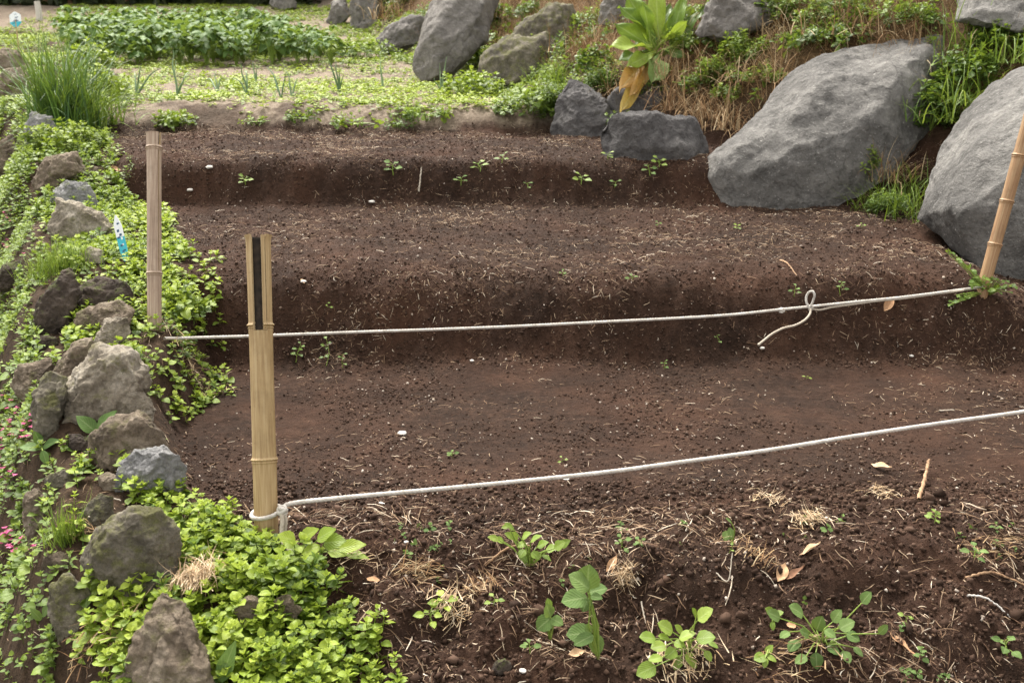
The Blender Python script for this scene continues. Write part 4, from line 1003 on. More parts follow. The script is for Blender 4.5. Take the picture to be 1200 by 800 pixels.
# seedlings on the risers
for x, y, n, s, h, mt, lb in ((346, 425, 6, .024, .08, 'mid', 'creeping shoot on the lower riser right behind the front post'), (381, 432, 6, .022, .10, 'mid', 'upright thin seedling on the lower riser, second from the front post'), (402, 432, 4, .02, .06, 'mid', 'short seedling on the lower riser, third from the front post'),
        (985, 348, 5, .022, .05, 'squash', 'seedling on the lower riser just right of the rope loop'), (930, 352, 4, .02, .04, 'squash', 'seedling on the lower riser left of the rope loop'), (842, 402, 4, .016, .03, 'squash', 'seedling under the back rope left of its hanging tail'), (778, 432, 4, .014, .03, 'squash', 'pale seedling at the foot of the lower riser'),
        (864, 268, 5, .024, .02, 'spring', 'seedling on the middle tread below the big boulder'), (908, 238, 9, .03, .02, 'spring', 'flat weed at the foot of the big boulder'), (770, 268, 4, .018, .02, 'squash', 'seedling in the middle of the middle tread'), (1010, 268, 4, .02, .02, 'spring', 'seedling on the middle tread left of the huge boulder'),
        (461, 206, 6, .045, .05, 'squash', 'seedling on the upper riser, left of the middle'), (562, 203, 6, .042, .05, 'spring', 'bright seedling high on the upper riser'), (588, 192, 5, .035, .04, 'mid', 'seedling at the lip of the upper riser'), (681, 216, 7, .045, .04, 'spring', 'fresh seedling on the upper riser below the withered leaf'),
        (762, 210, 6, .04, .05, 'squash', 'pale seedling at the right end of the upper riser'), (772, 195, 5, .036, .04, 'spring', 'seedling at the lip near the right end of the upper riser'), (540, 222, 6, .035, .04, 'squash', 'dull seedling low on the upper riser'), (288, 220, 6, .04, .03, 'spring', 'seedling on the upper riser right of the weathered post'),
        (729, 160, 8, .05, .04, 'spring', 'bright tuft of leaves in front of the long low boulder'), (713, 187, 4, .035, .03, 'spring', 'seedling on the upper tread near its right end'), (720, 222, 5, .03, .03, 'squash', 'seedling low on the right of the upper riser'), (618, 226, 4, .03, .03, 'squash', 'faint seedling at the foot of the upper riser'), (385, 362, 4, .014, .02, 'spring', 'tiny seedling on the lower riser above the back rope'), (660, 322, 4, .018, .02, 'squash', 'tiny seedling at the rounded lip of the lower riser'), (740, 328, 4, .018, .02, 'squash', 'second tiny seedling at the lip of the lower riser')):
    herb(lb, x, y, n, s, h, mt)
lv = []
gq = np.random.default_rng(5)
for cx_, cy_, nn_, sp in ((1158, 334, 26, 13), (1146, 330, 10, 8), (1172, 336, 12, 9), (1130, 347, 8, 7), (1118, 354, 6, 6), (1136, 316, 4, 4), (1124, 304, 4, 4), (1114, 295, 4, 4)):
    for _ in range(nn_):
        x_, y_ = cx_ + gq.normal(0, sp * .7), cy_ + gq.normal(0, sp * .38); a_ = gq.uniform(0, 6.28); l_ = gq.uniform(4, 8); lv.append((x_, y_, x_ + l_ * math.cos(a_), y_ - l_ * .7 * math.sin(a_), 1., gq.uniform(-.01, .06)))
herb_px('bushy little weed round the foot of the leaning post', (1158, 338), lv, 'mid', 'ovate', wl=.8)
# broad leaves among the edging stones
herb_px('pair of large smooth leaves growing between the edging stones', (112, 508), [(112, 506, 90, 486, 1.1), (114, 504, 134, 480, .9), (110, 508, 100, 512, .8)], 'bean', 'ovate', wl=.62, serr=0)
herb_px('dull broad leaved weed at the lower left by the pink flowers', (50, 530), [(48, 525, 22, 522, .8), (50, 524, 68, 514, .9), (48, 520, 40, 505, .8), (50, 528, 55, 545, .7)], 'bean', 'ovate', wl=.8, serr=0)
herb_px('long upright leaf at the bottom edge among lime weeds', (262, 800), [(258, 798, 274, 752, .9), (255, 800, 232, 785, .7)], 'bean', 'ovate', wl=.45, serr=0)
herb_px('grey leaved weed in the shade of the lower left stones', (45, 730), [(48, 726, 36, 712, .9), (50, 722, 58, 704, .8)], 'squash', 'ovate', wl=.6)

# bean patch in the far bed: each plant a thing, copies share meshes
def bean_proto(seed):
    g = np.random.default_rng(seed); A = Acc(); S = Acc()
    for i in range(17):
        az = i * 2.4 + g.normal(0, .3); hh = g.uniform(.14, .40); ro = g.uniform(.03, .19)
        p = np.array([math.cos(az) * ro, math.sin(az) * ro, hh])
        S.add(*tube([(0, 0, 0), (p[0] * .3, p[1] * .3, hh * .55), p], [.005, .0035, .002], 4, .4))
        for k in (-1, 0, 1):
            a2 = az + k * 1.25; L = g.uniform(.085, .125)
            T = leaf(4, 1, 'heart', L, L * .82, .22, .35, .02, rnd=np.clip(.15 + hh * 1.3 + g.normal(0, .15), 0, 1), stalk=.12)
            A.add(*xf(T, frame(a2, g.normal(-.05, .3), g.normal(0, .3)), p))
    return A.mesh('leaves', M['bean']), S.mesh('stems', M['stem'])
protos = [bean_proto(s) for s in range(5)]
BL = 'dark green leafy bean plant crowded into the far bed'
g = np.random.default_rng(51); nb = 0
for Yr in np.arange(11.15, 15.5, .36):
    for Xr in np.arange(-7.2, -.8, .33):
        x, y = Xr + g.normal(0, .06), Yr + g.normal(0, .06)
        z = float(ground_h(np.array([x]), np.array([y]))[0]); px, py, f = project(x, y, z)
        lo = 92 + 10 * (y > 12.5) if y < 13 else 78
        hi = np.interp(y, [11, 12, 13, 14.5, 15.5], [402, 398, 370, 330, 300])
        if not (lo < px < hi): continue
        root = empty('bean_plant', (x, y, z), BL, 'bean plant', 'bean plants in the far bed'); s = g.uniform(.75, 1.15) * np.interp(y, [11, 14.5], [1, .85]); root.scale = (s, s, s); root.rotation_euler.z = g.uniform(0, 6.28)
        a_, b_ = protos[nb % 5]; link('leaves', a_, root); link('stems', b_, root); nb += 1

# onion row
def onion(label, base, tips, wd=.014):
    b = on_ground(*base); d = project(*b)[2]; root = empty('onion', b, label, 'onion plant', 'onion plants in the row'); g = np.random.default_rng(int(base[0]))
    for tx, ty in tips:
        p1 = at(tx, ty, d + g.normal(0, .08)) - b; mid = p1 * .55 + np.array([0, 0, .035]) + g.normal(0, .008, 3)
        w = wd * g.uniform(.8, 1.15)
        A = Acc(); q_ = np.array([np.array([0, 0, -.01]), p1 * .25 + [0, 0, .02], mid, p1 * .8 + [0, 0, .025], p1])
        A.add(*tube(resample(q_, .012)[0], np.interp(np.linspace(0, 1, len(resample(q_, .012)[0])), [0, .5, 1], [w * .6, w * .5, w * .08]), 6, g.uniform(.2, .9)))
        link('leaf', A.mesh('leaf', M['onion']), root)
    return root
onion('onion plant farthest left in the row, two leaves leaning', (160, 112), [(167, 74), (158, 84), (190, 80)])
onion('tall upright onion plant behind the weathered post', (208, 114), [(203, 58), (206, 70), (216, 90), (222, 84)])
onion('onion plant with one leaf leaning left, second right of the post', (291, 114), [(281, 72), (287, 80), (271, 92)])
onion('onion plant with a leaf broken down over the dry bank', (330, 116), [(312, 78), (336, 84), (340, 132)])
onion('onion plant with short leaves in the middle of the row', (342, 112), [(334, 82), (352, 90), (337, 100)])
onion('upright onion plant below the right end of the beans', (398, 110), [(393, 70), (399, 80), (404, 88), (381, 66)])
onion('thin onion plant between the beans and the grey boulders', (448, 106), [(446, 66), (451, 76)])
onion('onion plant nearest the tall pale boulder, leaves crossing', (517, 110), [(524, 66), (507, 92), (532, 88), (515, 74)])
onion('small onion plant in the gap left of the middle of the row', (255, 108), [(252, 84), (262, 90), (240, 94)])
onion('faint onion plant at the back of the row', (300, 98), [(296, 70), (303, 78)])

# grass clumps
def clump_thing(label, px, py, n, L, W, spread, bend, mat, seed, base=.03, cat='grass clump', name='grass_clump', group=None, lift=0.):
    b = on_ground(px, py); b[2] += lift; A = Acc(); tuft(A, n, L, W, spread, bend, np.random.default_rng(seed), base=base)
    return tag(link(name, A.mesh(name, M[mat]), None, Vector(b)), label, cat, group)
clump_thing('dark green tall grass clump at the upper left, blades arching', 76, 152, 420, .74, .011, .32, 1.2, 'chive', 1, .10)
clump_thing('yellow green tangled weed clump right of the dark grass clump', 112, 146, 150, .40, .012, .45, 1.6, 'grass', 2, .10)
clump_thing('fine bright green grass tuft below the long pale stone', 82, 312, 320, .16, .003, .35, .9, 'grass', 3, .06)
clump_thing('second fine grass tuft farther left below the long pale stone', 58, 322, 200, .13, .003, .4, .9, 'grass', 4, .06)
clump_thing('thin upright grass tuft between the small grey stone and the reddish one', 80, 636, 110, .13, .003, .22, .5, 'grass', 5, .02)
clump_thing('grass clump growing between the two big boulders at right', 1052, 236, 190, .28, .006, .5, 1.6, 'grass', 6, .10)
clump_thing('dry brown grass clump among the green between the boulders', 1040, 215, 110, .26, .005, .5, 1.6, 'dry', 7, .08)
clump_thing('long bladed grass at the foot of the gap between the boulders', 1068, 256, 70, .26, .006, .5, 1.4, 'grass', 8, .07)
clump_thing('grass clump low at the left of the gap between boulders', 1018, 246, 60, .22, .005, .6, 1.5, 'grass', 9, .05)
clump_thing('tall grass growing on top behind the huge right boulder', 1135, 118, 260, .30, .008, .55, 1.7, 'grass', 10, .14)
clump_thing('grass clump at the right edge above the huge boulder', 1185, 75, 220, .30, .008, .6, 1.7, 'grass', 11, .15)
clump_thing('dense low grass between the big boulder top and the huge boulder', 1105, 140, 220, .26, .007, .6, 1.7, 'grass', 12, .13)
clump_thing('tall thin grass at the top edge under the dark corner slab', 1125, 62, 24, .42, .008, .3, 1.0, 'grass', 13, .06)
clump_thing('brown dry grass hanging left of the big boulder', 855, 150, 200, .34, .005, .7, 2.0, 'dry', 14, .14)
clump_thing('pale dry grass above the left shoulder of the big boulder', 890, 95, 200, .34, .005, .7, 2.0, 'dry', 15, .16)
clump_thing('reddish dry grass at the top edge above the big boulder', 1000, 40, 220, .32, .005, .7, 2.0, 'dry', 16, .2)
clump_thing('dry grass tangle right of the broad leaved plant', 820, 85, 200, .34, .005, .7, 2.0, 'dry', 17, .16)
clump_thing('dry grass hanging over the long low boulder', 800, 128, 130, .30, .005, .7, 2.0, 'dry', 18, .1)
clump_thing('dry grass patch right of the mossy upper boulder', 700, 60, 140, .32, .006, .7, 1.9, 'dry', 19, .14)
clump_thing('dry grass at the top edge right of the tall pale boulder', 600, 20, 120, .40, .008, .7, 1.8, 'dry', 20, .2)
clump_thing('dry grass in the gap between the far grey boulders', 462, 22, 120, .50, .010, .6, 1.8, 'dry', 21, .22)
clump_thing('green grass tuft beside the dark mossy boulder foot', 655, 100, 130, .28, .006, .4, 1.0, 'grass', 22, .10)

# bushy weeds on the bank
def bush(label, px, py, n, size, rad, h, mat, seed, tmpl=None, name='weed', cat='weed', lift=0.):
    g = np.random.default_rng(seed); b = on_ground(px, py); b[2] += lift; A = Acc(); T = tmpl or SPR
    for i in range(n):
        u = g.normal(size=3); u /= np.linalg.norm(u); u[2] = abs(u[2]); q_ = u * g.uniform(.35, 1) ** .6 * np.array([rad, rad, h])
        Mx = rand_rot(1, .5, g)[0] * size * g.uniform(.7, 1.2); t = T[g.integers(0, len(T))]
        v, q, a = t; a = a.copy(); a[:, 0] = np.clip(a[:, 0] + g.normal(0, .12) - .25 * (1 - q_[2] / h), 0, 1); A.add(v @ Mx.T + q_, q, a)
    root = empty(name, b, label, cat)
    link('foliage', A.mesh('foliage', M[mat]), root)
    S = Acc()
    for i in range(6): S.add(*tube([(0, 0, -.03), g.normal(0, rad * .2, 3) * [1, 1, 0] + [0, 0, h * .4], g.normal(0, rad * .45, 3) * [1, 1, 0] + [0, 0, h * .8]], [.006, .004, .002], 4, .4))
    link('stem', S.mesh('stem', M['stem']), root)
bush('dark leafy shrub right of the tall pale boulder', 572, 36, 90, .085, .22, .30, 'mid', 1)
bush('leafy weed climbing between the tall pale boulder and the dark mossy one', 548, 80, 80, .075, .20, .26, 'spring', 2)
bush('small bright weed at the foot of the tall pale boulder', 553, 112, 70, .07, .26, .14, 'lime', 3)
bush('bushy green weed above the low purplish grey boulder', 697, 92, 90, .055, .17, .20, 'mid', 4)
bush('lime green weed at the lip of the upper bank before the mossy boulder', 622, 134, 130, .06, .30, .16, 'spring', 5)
clump_thing('dry grass hanging down between the low boulders', 742, 112, 120, .30, .005, .7, 2.0, 'dry', 44, .10)
clump_thing('brown dry grass over the top of the angular boulder', 780, 104, 150, .30, .005, .7, 2.0, 'dry', 45, .10, lift=.05)
bush('low weed on the soil edge against the long low boulder', 728, 152, 40, .045, .10, .10, 'spring', 47)
clump_thing('brown grass drooping over the right end of the long low boulder', 825, 148, 140, .26, .005, .7, 2.0, 'dry', 48, .08, lift=.05)
bush('small green weed hanging over the angular boulder', 705, 108, 50, .05, .12, .14, 'mid', 46, SPR_FINE)
bush('grey green weed hanging beside the low purplish grey boulder', 652, 140, 80, .055, .16, .24, 'mid', 6, SPR_FINE)
bush('yellow green weed in the dry grass right of the broad leaved plant', 838, 100, 60, .055, .15, .15, 'spring', 7, SPR_FINE)
bush('green weed above the middle of the big boulder', 980, 52, 90, .05, .28, .10, 'mid', 8)
bush('bright weed at the left top of the big boulder', 960, 35, 60, .05, .16, .14, 'spring', 9)
bush('broad leafy weed among the grass above the gap', 1130, 100, 120, .06, .24, .16, 'mid', 40)
bush('leafy weed at the right edge above the huge boulder', 1175, 62, 120, .06, .22, .16, 'mid', 41)
bush('yellow green weed in the dry grass between plant and big boulder', 870, 70, 70, .055, .18, .12, 'spring', 42, SPR_FINE)
bush('green weed in the dry grass at the top edge above the big boulder', 900, 25, 70, .055, .2, .12, 'mid', 43)
bush('leafy weed behind the right shoulder of the big boulder', 1090, 150, 90, .055, .14, .26, 'mid', 10)
bush('spiky green weed at the left of the gap between the boulders', 1012, 205, 30, .06, .06, .08, 'spring', 11, SPR_FINE)
bush('low leafy weed at the foot of the gap between the boulders', 1040, 252, 50, .04, .12, .08, 'mid', 12, SPR_FINE)
bush('low bright weed cluster on the dry bank right of the weathered post top', 205, 150, 44, .06, .15, .05, 'spring', 13)
bush('leafy weed cluster on the dry bank at the middle of the onion row', 352, 142, 18, .05, .13, .03, 'mid', 14)
bush('leafy weed cluster on the dry bank, right of the middle', 420, 148, 26, .05, .22, .03, 'spring', 15)
bush('small weed on the dry bank below the leaning onion', 300, 146, 12, .045, .11, .03, 'spring', 16)
bush('weed cluster on the dry bank under the lime weeds at right', 500, 140, 44, .055, .22, .07, 'spring', 17)
bush('small weed at the foot of the dry bank beside the mossy boulder side', 470, 150, 14, .045, .12, .03, 'mid', 18)
bush('lime leafy clump at the left end of the upper bed', 78, 178, 150, .055, .28, .14, 'lime', 19, SPR + SPR_FINE)
bush('lime green weed between the dark grass clump and the beans', 120, 118, 110, .07, .24, .22, 'lime', 20)
bush('yellow green weed at the front left corner of the bean bed', 108, 88, 70, .09, .25, .24, 'lime', 21)
bush('green weed right of the beans by the far boulders', 420, 68, 60, .09, .4, .16, 'spring', 22)
bush('bushy weed between the far grey boulders at the top edge', 468, 8, 70, .10, .3, .3, 'mid', 23)
bush('leafy weed overhanging the weathered post foot at right', 212, 372, 70, .05, .13, .10, 'lime', 24)
bush('leafy weed in front of the weathered post foot', 150, 428, 40, .04, .08, .05, 'lime', 25)

for k, (px_, py_, n_, sz_, rd_, h_, mt_, lb_) in enumerate((
        (800, 62, 60, .05, .18, .12, 'spring', 'yellow green weed just right of the broad leaved plant'), (852, 62, 70, .05, .20, .12, 'mid', 'green weed patch in the dry grass below the pale top edge boulder'), (895, 105, 60, .045, .15, .10, 'spring', 'light green weed by the left shoulder of the big boulder'),
        (935, 62, 70, .05, .20, .12, 'mid', 'green weed patch touching the left top of the big boulder'), (1040, 30, 90, .05, .26, .12, 'spring', 'light green weed patch over the middle of the big boulder top'), (1075, 36, 70, .05, .2, .12, 'mid', 'dark green weed over the right top of the big boulder'),
        (765, 116, 44, .045, .12, .08, 'mid', 'green weed drooping over the angular boulder top'), (642, 66, 60, .06, .2, .14, 'spring', 'light green weed between the two mossy boulders'), (615, 26, 70, .07, .26, .16, 'mid', 'green weed patch at the top edge left of the mossy upper boulder'),
        (690, 34, 60, .06, .2, .14, 'spring', 'yellow green weed right of the mossy upper boulder'), (925, 18, 60, .05, .2, .12, 'spring', 'bright weed at the top edge between two grey boulders'), (850, 125, 50, .045, .13, .08, 'spring', 'light weed in the dry grass left of the big boulder'),
        (815, 112, 50, .045, .13, .08, 'mid', 'green weed above the right end of the long low boulder'), (985, 22, 60, .05, .22, .1, 'mid', 'green weed at the top edge above the big boulder middle'))):
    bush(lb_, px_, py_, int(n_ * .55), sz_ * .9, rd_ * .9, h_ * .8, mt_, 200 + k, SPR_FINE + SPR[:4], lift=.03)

# broad leaved plant with a withered leaf on the bank
b = on_ground(762, 70); d = project(*b)[2]
root = empty('broad_leaved_plant', b, 'big broad leaved plant on the bank with one withered orange leaf', 'plant'); g = np.random.default_rng(77)
for (x0, y0, x1, y1, wf, mt, dd, lb) in (
        (766, 58, 722, 26, .34, 'dock', -.08, None), (768, 55, 736, -8, .34, 'dock', .0, None), (772, 50, 768, -20, .30, 'dock', .02, None), (785, 55, 800, -6, .30, 'dock', .0, None), (788, 56, 826, 4, .28, 'mid', -.04, None),
        (775, 50, 806, 26, .36, 'dock', -.12, None), (790, 60, 822, 24, .28, 'mid', -.02, None), (765, 52, 786, 2, .32, 'mid', .05, None), (764, 56, 716, 50, .44, 'dock', -.18, 'yellow green leaf pointing left'), (766, 44, 728, 4, .36, 'dock', -.04, None),
        (768, 62, 738, 74, .36, 'dock', -.20, None), (772, 66, 768, 92, .55, 'squash', -.22, 'drooping pale grey green leaf'), (758, 70, 728, 100, .30, 'yellow', -.24, 'withered orange and yellow leaf'), (760, 68, 746, 108, .26, 'yellow', -.25, 'narrow withered leaf hanging down'),
        (757, 80, 730, 126, .22, 'yellow', -.26, 'yellow withered leaf hanging down'), (778, 58, 802, 66, .34, 'mid', -.12, None), (762, 50, 756, 2, .32, 'dock', -.08, None), (780, 58, 816, 46, .30, 'dock', -.08, None), (760, 60, 724, 68, .34, 'mid', -.14, None), (770, 48, 812, 6, .3, 'dock', .04, None)):
    p0, p1 = at(x0, y0, d - .10 + dd * .4), at(x1, y1, min(d - .10 + dd * 1.3, hit(x1, max(y1, -60))[0] - .04))
    L = np.linalg.norm(p1 - p0)
    o = leaf_from('leaf', p0, p1, L * wf * 1.05, 'dock', M[mt], root, b, 14, 3, hint=(g.normal(0, .6), -.9 + g.normal(0, .3), .6), fold=.35, droop=.10, wave=.075, rr=g, rnd=(.15, .8, .55)[int(x1) % 3] if mt == 'yellow' else g.uniform(.2, .95))
    if lb: o['label'] = lb
    A = Acc(); A.add(*tube([np.array([0, 0, -.02]) , (p0 - b) * .6, p0 - b, p0 - b + (p1 - p0) * .3], [.012, .010, .008, .004], 6, .8)); link('leaf_stalk', A.mesh('leaf_stalk', M['stem']), root)

# pale straw clumps, dead roots, fallen leaves, twigs, pebbles
def straw_clump(label, px, py, n, L, rad, h, mat='pale_straw', seed=0, lay=1.1, lift=0.):
    g = np.random.default_rng(seed); b = on_ground(px, py); b[2] += lift; A = Acc()
    a0 = g.uniform(0, 6.28)
    for _ in range(n):
        l = L * g.uniform(.25, 1.15) * (1 if g.random() < .85 else 1.5); T = blade(l, g.uniform(.0012, .0032), g.normal(.6, 1.1), 6, g.uniform(0, 1)); az = a0 + g.normal(0, .55) + (math.pi if g.random() < .4 else 0); lean = g.normal(lay + .3, .3)
        if g.random() < .2: az = g.uniform(0, 6.28)
        Mx = rz(az) @ np.array([[1, 0, 0], [0, math.cos(lean), math.sin(lean)], [0, -math.sin(lean), math.cos(lean)]])
        o_ = Mx @ np.array([0, 0, -.45 * l]); o_[2] = 0
        x_, y_ = g.normal(0, rad), g.normal(0, rad * .6)
        gz = float(ground_h(np.array([b[0] + x_]), np.array([b[1] + y_]))[0]) - b[2] + lift
        A.add(*xf(T, Mx, o_ + np.array([x_, y_, gz + abs(g.normal(0, h)) + .001])))
    tag(link('straw_clump', A.mesh('straw_clump', M[mat]), None, Vector(b)), label, 'straw clump')
straw_clump('thick clump of pale dry straw among lime weeds beside the mossy stone', 231, 706, 420, .080, .026, .016, seed=1, lift=.052)
straw_clump('round pale fibre clump in the middle of the foreground soil', 733, 680, 150, .045, .016, .012, seed=2, lay=.6)
straw_clump('bristly dead grass root lying on the slope left of the curled dry leaf', 945, 615, 130, .065, .022, .012, seed=3)
straw_clump('dead straw clump in the foreground soil at the edge of the weeds', 528, 722, 110, .075, .03, .012, seed=4)
straw_clump('brownish dead root clump right of the trailing weed', 490, 668, 110, .06, .03, .010, mat='dry', seed=5)
straw_clump('dead grass at the bottom edge under the bright green weed', 800, 792, 140, .06, .04, .010, seed=6)
straw_clump('dry straw at the left end of the lower bed under the weeds', 222, 432, 120, .10, .05, .015, seed=7)
straw_clump('dry straw scatter in the soil right of the trailing weed', 405, 664, 60, .06, .035, .006, seed=8)
straw_clump('tangle of thin dead stalks left of the curled dry leaf', 885, 662, 60, .08, .03, .012, mat='dry', seed=9)
straw_clump('dead grass between mossy stone and shaded stone at lower left', 130, 742, 120, .10, .05, .015, mat='dry', seed=10)
straw_clump('dry stalks in the shade left of the mossy rounded stone', 120, 630, 70, .09, .035, .012, mat='dry', seed=11)
straw_clump('dead fibrous clump on the slope by the dead root stub', 1035, 583, 70, .05, .03, .008, seed=12)
straw_clump('brown dead tangle at the right edge of the foreground', 1165, 640, 80, .07, .05, .010, mat='dry', seed=13)
straw_clump('pale dead grass on the slope of soil below the front rope', 905, 590, 60, .05, .03, .008, seed=14)
straw_clump('dead stalks at the bottom right among the spreading weed', 935, 790, 80, .08, .05, .010, mat='dry', seed=15)
straw_clump('thin dead stalks low in the centre foreground', 560, 690, 80, .07, .03, .008, mat='dry', seed=16)

M['twig_leaf'] = dry_mat('brown fallen leaf', [(0, (.14, .07, .04)), (.5, (.24, .13, .08)), (1, (.34, .21, .13))])
def fallen(label, x0, y0, x1, y1, wf=.4, mat='fallen', shape='lance', up=.006, curl=.25):
    P0, P1 = on_ground(x0, y0), on_ground(x1, y1); P0[2] += up; P1[2] += up; g = np.random.default_rng(int(x0 + y1)); c = (P0 + P1) / 2
    L = np.linalg.norm(P1 - P0)
    o = leaf_from('fallen_leaf', P0, P1, L * wf, shape, M[mat], None, c, 8, 2, hint=(g.normal(0, .3), -.2, 1), fold=.5, droop=-curl, wave=.04, rr=g)
    o.location = Vector(c); tag(o, label, 'fallen leaf')
fallen('curled light tan leaf on the dark soil at right', 937, 648, 964, 659, .42)
fallen('brown withered leaf next to the curled tan leaf', 920, 677, 944, 671, .34, mat='twig_leaf')
fallen('thin dry leaf beside the brown withered leaf', 912, 682, 918, 660, .5)
fallen('long tan leaf slanting down at the bottom right', 1040, 752, 1065, 782, .28)
fallen('pointed pale leaf on the soil below the front rope at right', 1020, 546, 1046, 556, .3)
fallen('small pinkish leaf flake at the bottom, above the spreading weed', 922, 730, 932, 738, .7, shape='round')
fallen('brown sliver of leaf in the foreground left of the pale fibre clump', 711, 668, 722, 650, .35)
fallen('pale curled flake at the foot of the tall soft leaved weed', 666, 775, 684, 768, .5)
fallen('broad dead leaf on the soil right of the front post, far down', 430, 684, 444, 690, .6, shape='round')
fallen('dry leaf on the lower riser under the back rope at right', 1036, 368, 1046, 357, .5)
fallen('dry leaf on the middle riser left of the seedlings', 133, 196, 139, 208, .4)
fallen('pale leaf flake on the middle tread behind the front post', 353, 333, 357, 342, .35)

def twig(label, pts, rad=.003, mat='twig', taper=.4, up=.006):
    P = [on_ground(*p[:2]) + np.array([0, 0, up + (p[2] if len(p) > 2 else 0)]) for p in pts]
    q_, s_ = resample(P, .006); c = q_.mean(0); n = len(q_); t = np.linspace(0, 1, n)
    rr = rad * (1 - taper * t) * (1 + .25 * vn2(t * n * .3, t * 0, int(pts[0][0])))
    q_ = q_ + np.stack([.2 * rad * vn2(t * 40, t * 0, 1 + k) for k in range(3)], -1) * 4
    v, q, a = tube(q_ - c, rr, 7)
    tag(link('twig', to_mesh('twig', v, q, None, M[mat]), None, Vector(c)), label, 'twig')
twig('dead upright root stub on the slope at the right', [(1076, 588), (1082, 572, .01), (1087, 552, .035)], .0065)
twig('long thin stick lying at the right edge', [(1130, 681), (1160, 676, .004), (1185, 678), (1215, 684)], .0038)
twig('yellowish curved stalk at the right edge below the stick', [(1132, 707), (1150, 706, .01), (1168, 712, .006), (1185, 720)], .003, 'pebble')
twig('bent stick across the low round leaved weed', [(568, 656), (590, 648, .008), (606, 642, .014), (622, 641, .012)], .0036)
twig('thin dark twig on the lower riser below the boulders', [(914, 304), (922, 312), (934, 328)], .004)
twig('pale stick bent over the small mossy stone at left', [(106, 622, .02), (116, 606, .03), (132, 600, .03), (143, 599, .02)], .0028, 'rope_dirty')
twig('flat pale chip of wood leaning on the earthy brown stone', [(110, 528, .03), (118, 515, .03), (124, 508, .03)], .0055, 'rope_dirty', .2)
twig('white stem standing on the upper riser', [(491, 230), (493, 214, .01), (494, 202, .01)], .005, 'rope_dirty')
twig('thin pale twig on the flat bed near the front rope, right', [(1100, 482), (1118, 481)], .003, 'rope_dirty')
twig('straight thin stalk in the foreground right of the tall soft leaved weed', [(752, 694, .01), (757, 720)], .0022, 'rope_dirty')
twig('forked pale stalk left of the heart leaved weed', [(838, 688, .0), (852, 700, .01), (856, 680, .03)], .002, 'rope_dirty')
twig('long pale stalk at the left edge of the lower wall', [(2, 470, .01), (10, 462, .02), (18, 455, .02)], .003, 'rope_dirty')

def pebble(label, px, py, size, mat='pebble', cat='pebble', flat=.5):
    b = on_ground(px, py); s = size / F_PX * project(*b)[2] / 2; bm = bmesh.new(); bmesh.ops.create_icosphere(bm, subdivisions=3, radius=1)
    v = np.array([x.co[:] for x in bm.verts]); k = 1 + .35 * fbm3(v * 1.3 + px, 4, 2)
    for x, kk in zip(bm.verts, k): x.co = x.co * float(kk); x.co.z *= flat; x.co *= s
    me = bpy.data.meshes.new('pebble'); bm.to_mesh(me); bm.free(); me.polygons.foreach_set('use_smooth', np.full(len(me.polygons), True)); me.materials.append(M[mat])
    o = link('pebble', me, None, Vector(b) + Vector((0, 0, s * flat * .5))); o.rotation_euler.z = px; tag(o, label, cat)
pebble('flat white pebble on the flat bed, largest of the white ones', 471, 508, 12, flat=.35)
pebble('tiny white pebble on the flat bed left of the big white one', 448, 592, 7)
pebble('white pebble just below the front rope near the post', 446, 591, 5)
pebble('white chip lying under the front rope, right of the middle', 664, 560, 8, flat=.3)
pebble('white pebble under the end of the back rope tail', 893, 412, 6)
pebble('white chip on the soil right of the low heart leaved weeds', 613, 792, 9, flat=.4)
pebble('small white pebble on the lower riser above the back rope', 356, 337, 7)
pebble('white pebble on the upper riser right of the weathered post', 246, 200, 8)
pebble('small white pebble on the middle of the upper riser', 223, 227, 7)
pebble('white pebble low on the upper riser near its middle', 436, 236, 8, flat=.4)
pebble('white pebble on the flat bed toward the right side', 1068, 420, 5)
pebble('white pebble on the left of the flat bed', 553, 428, 5)
pebble('cream pebble on the soil below the front rope at far left', 476, 634, 6)
pebble('pale stone at the right end of the upper bank by the boulder', 658, 94, 8)

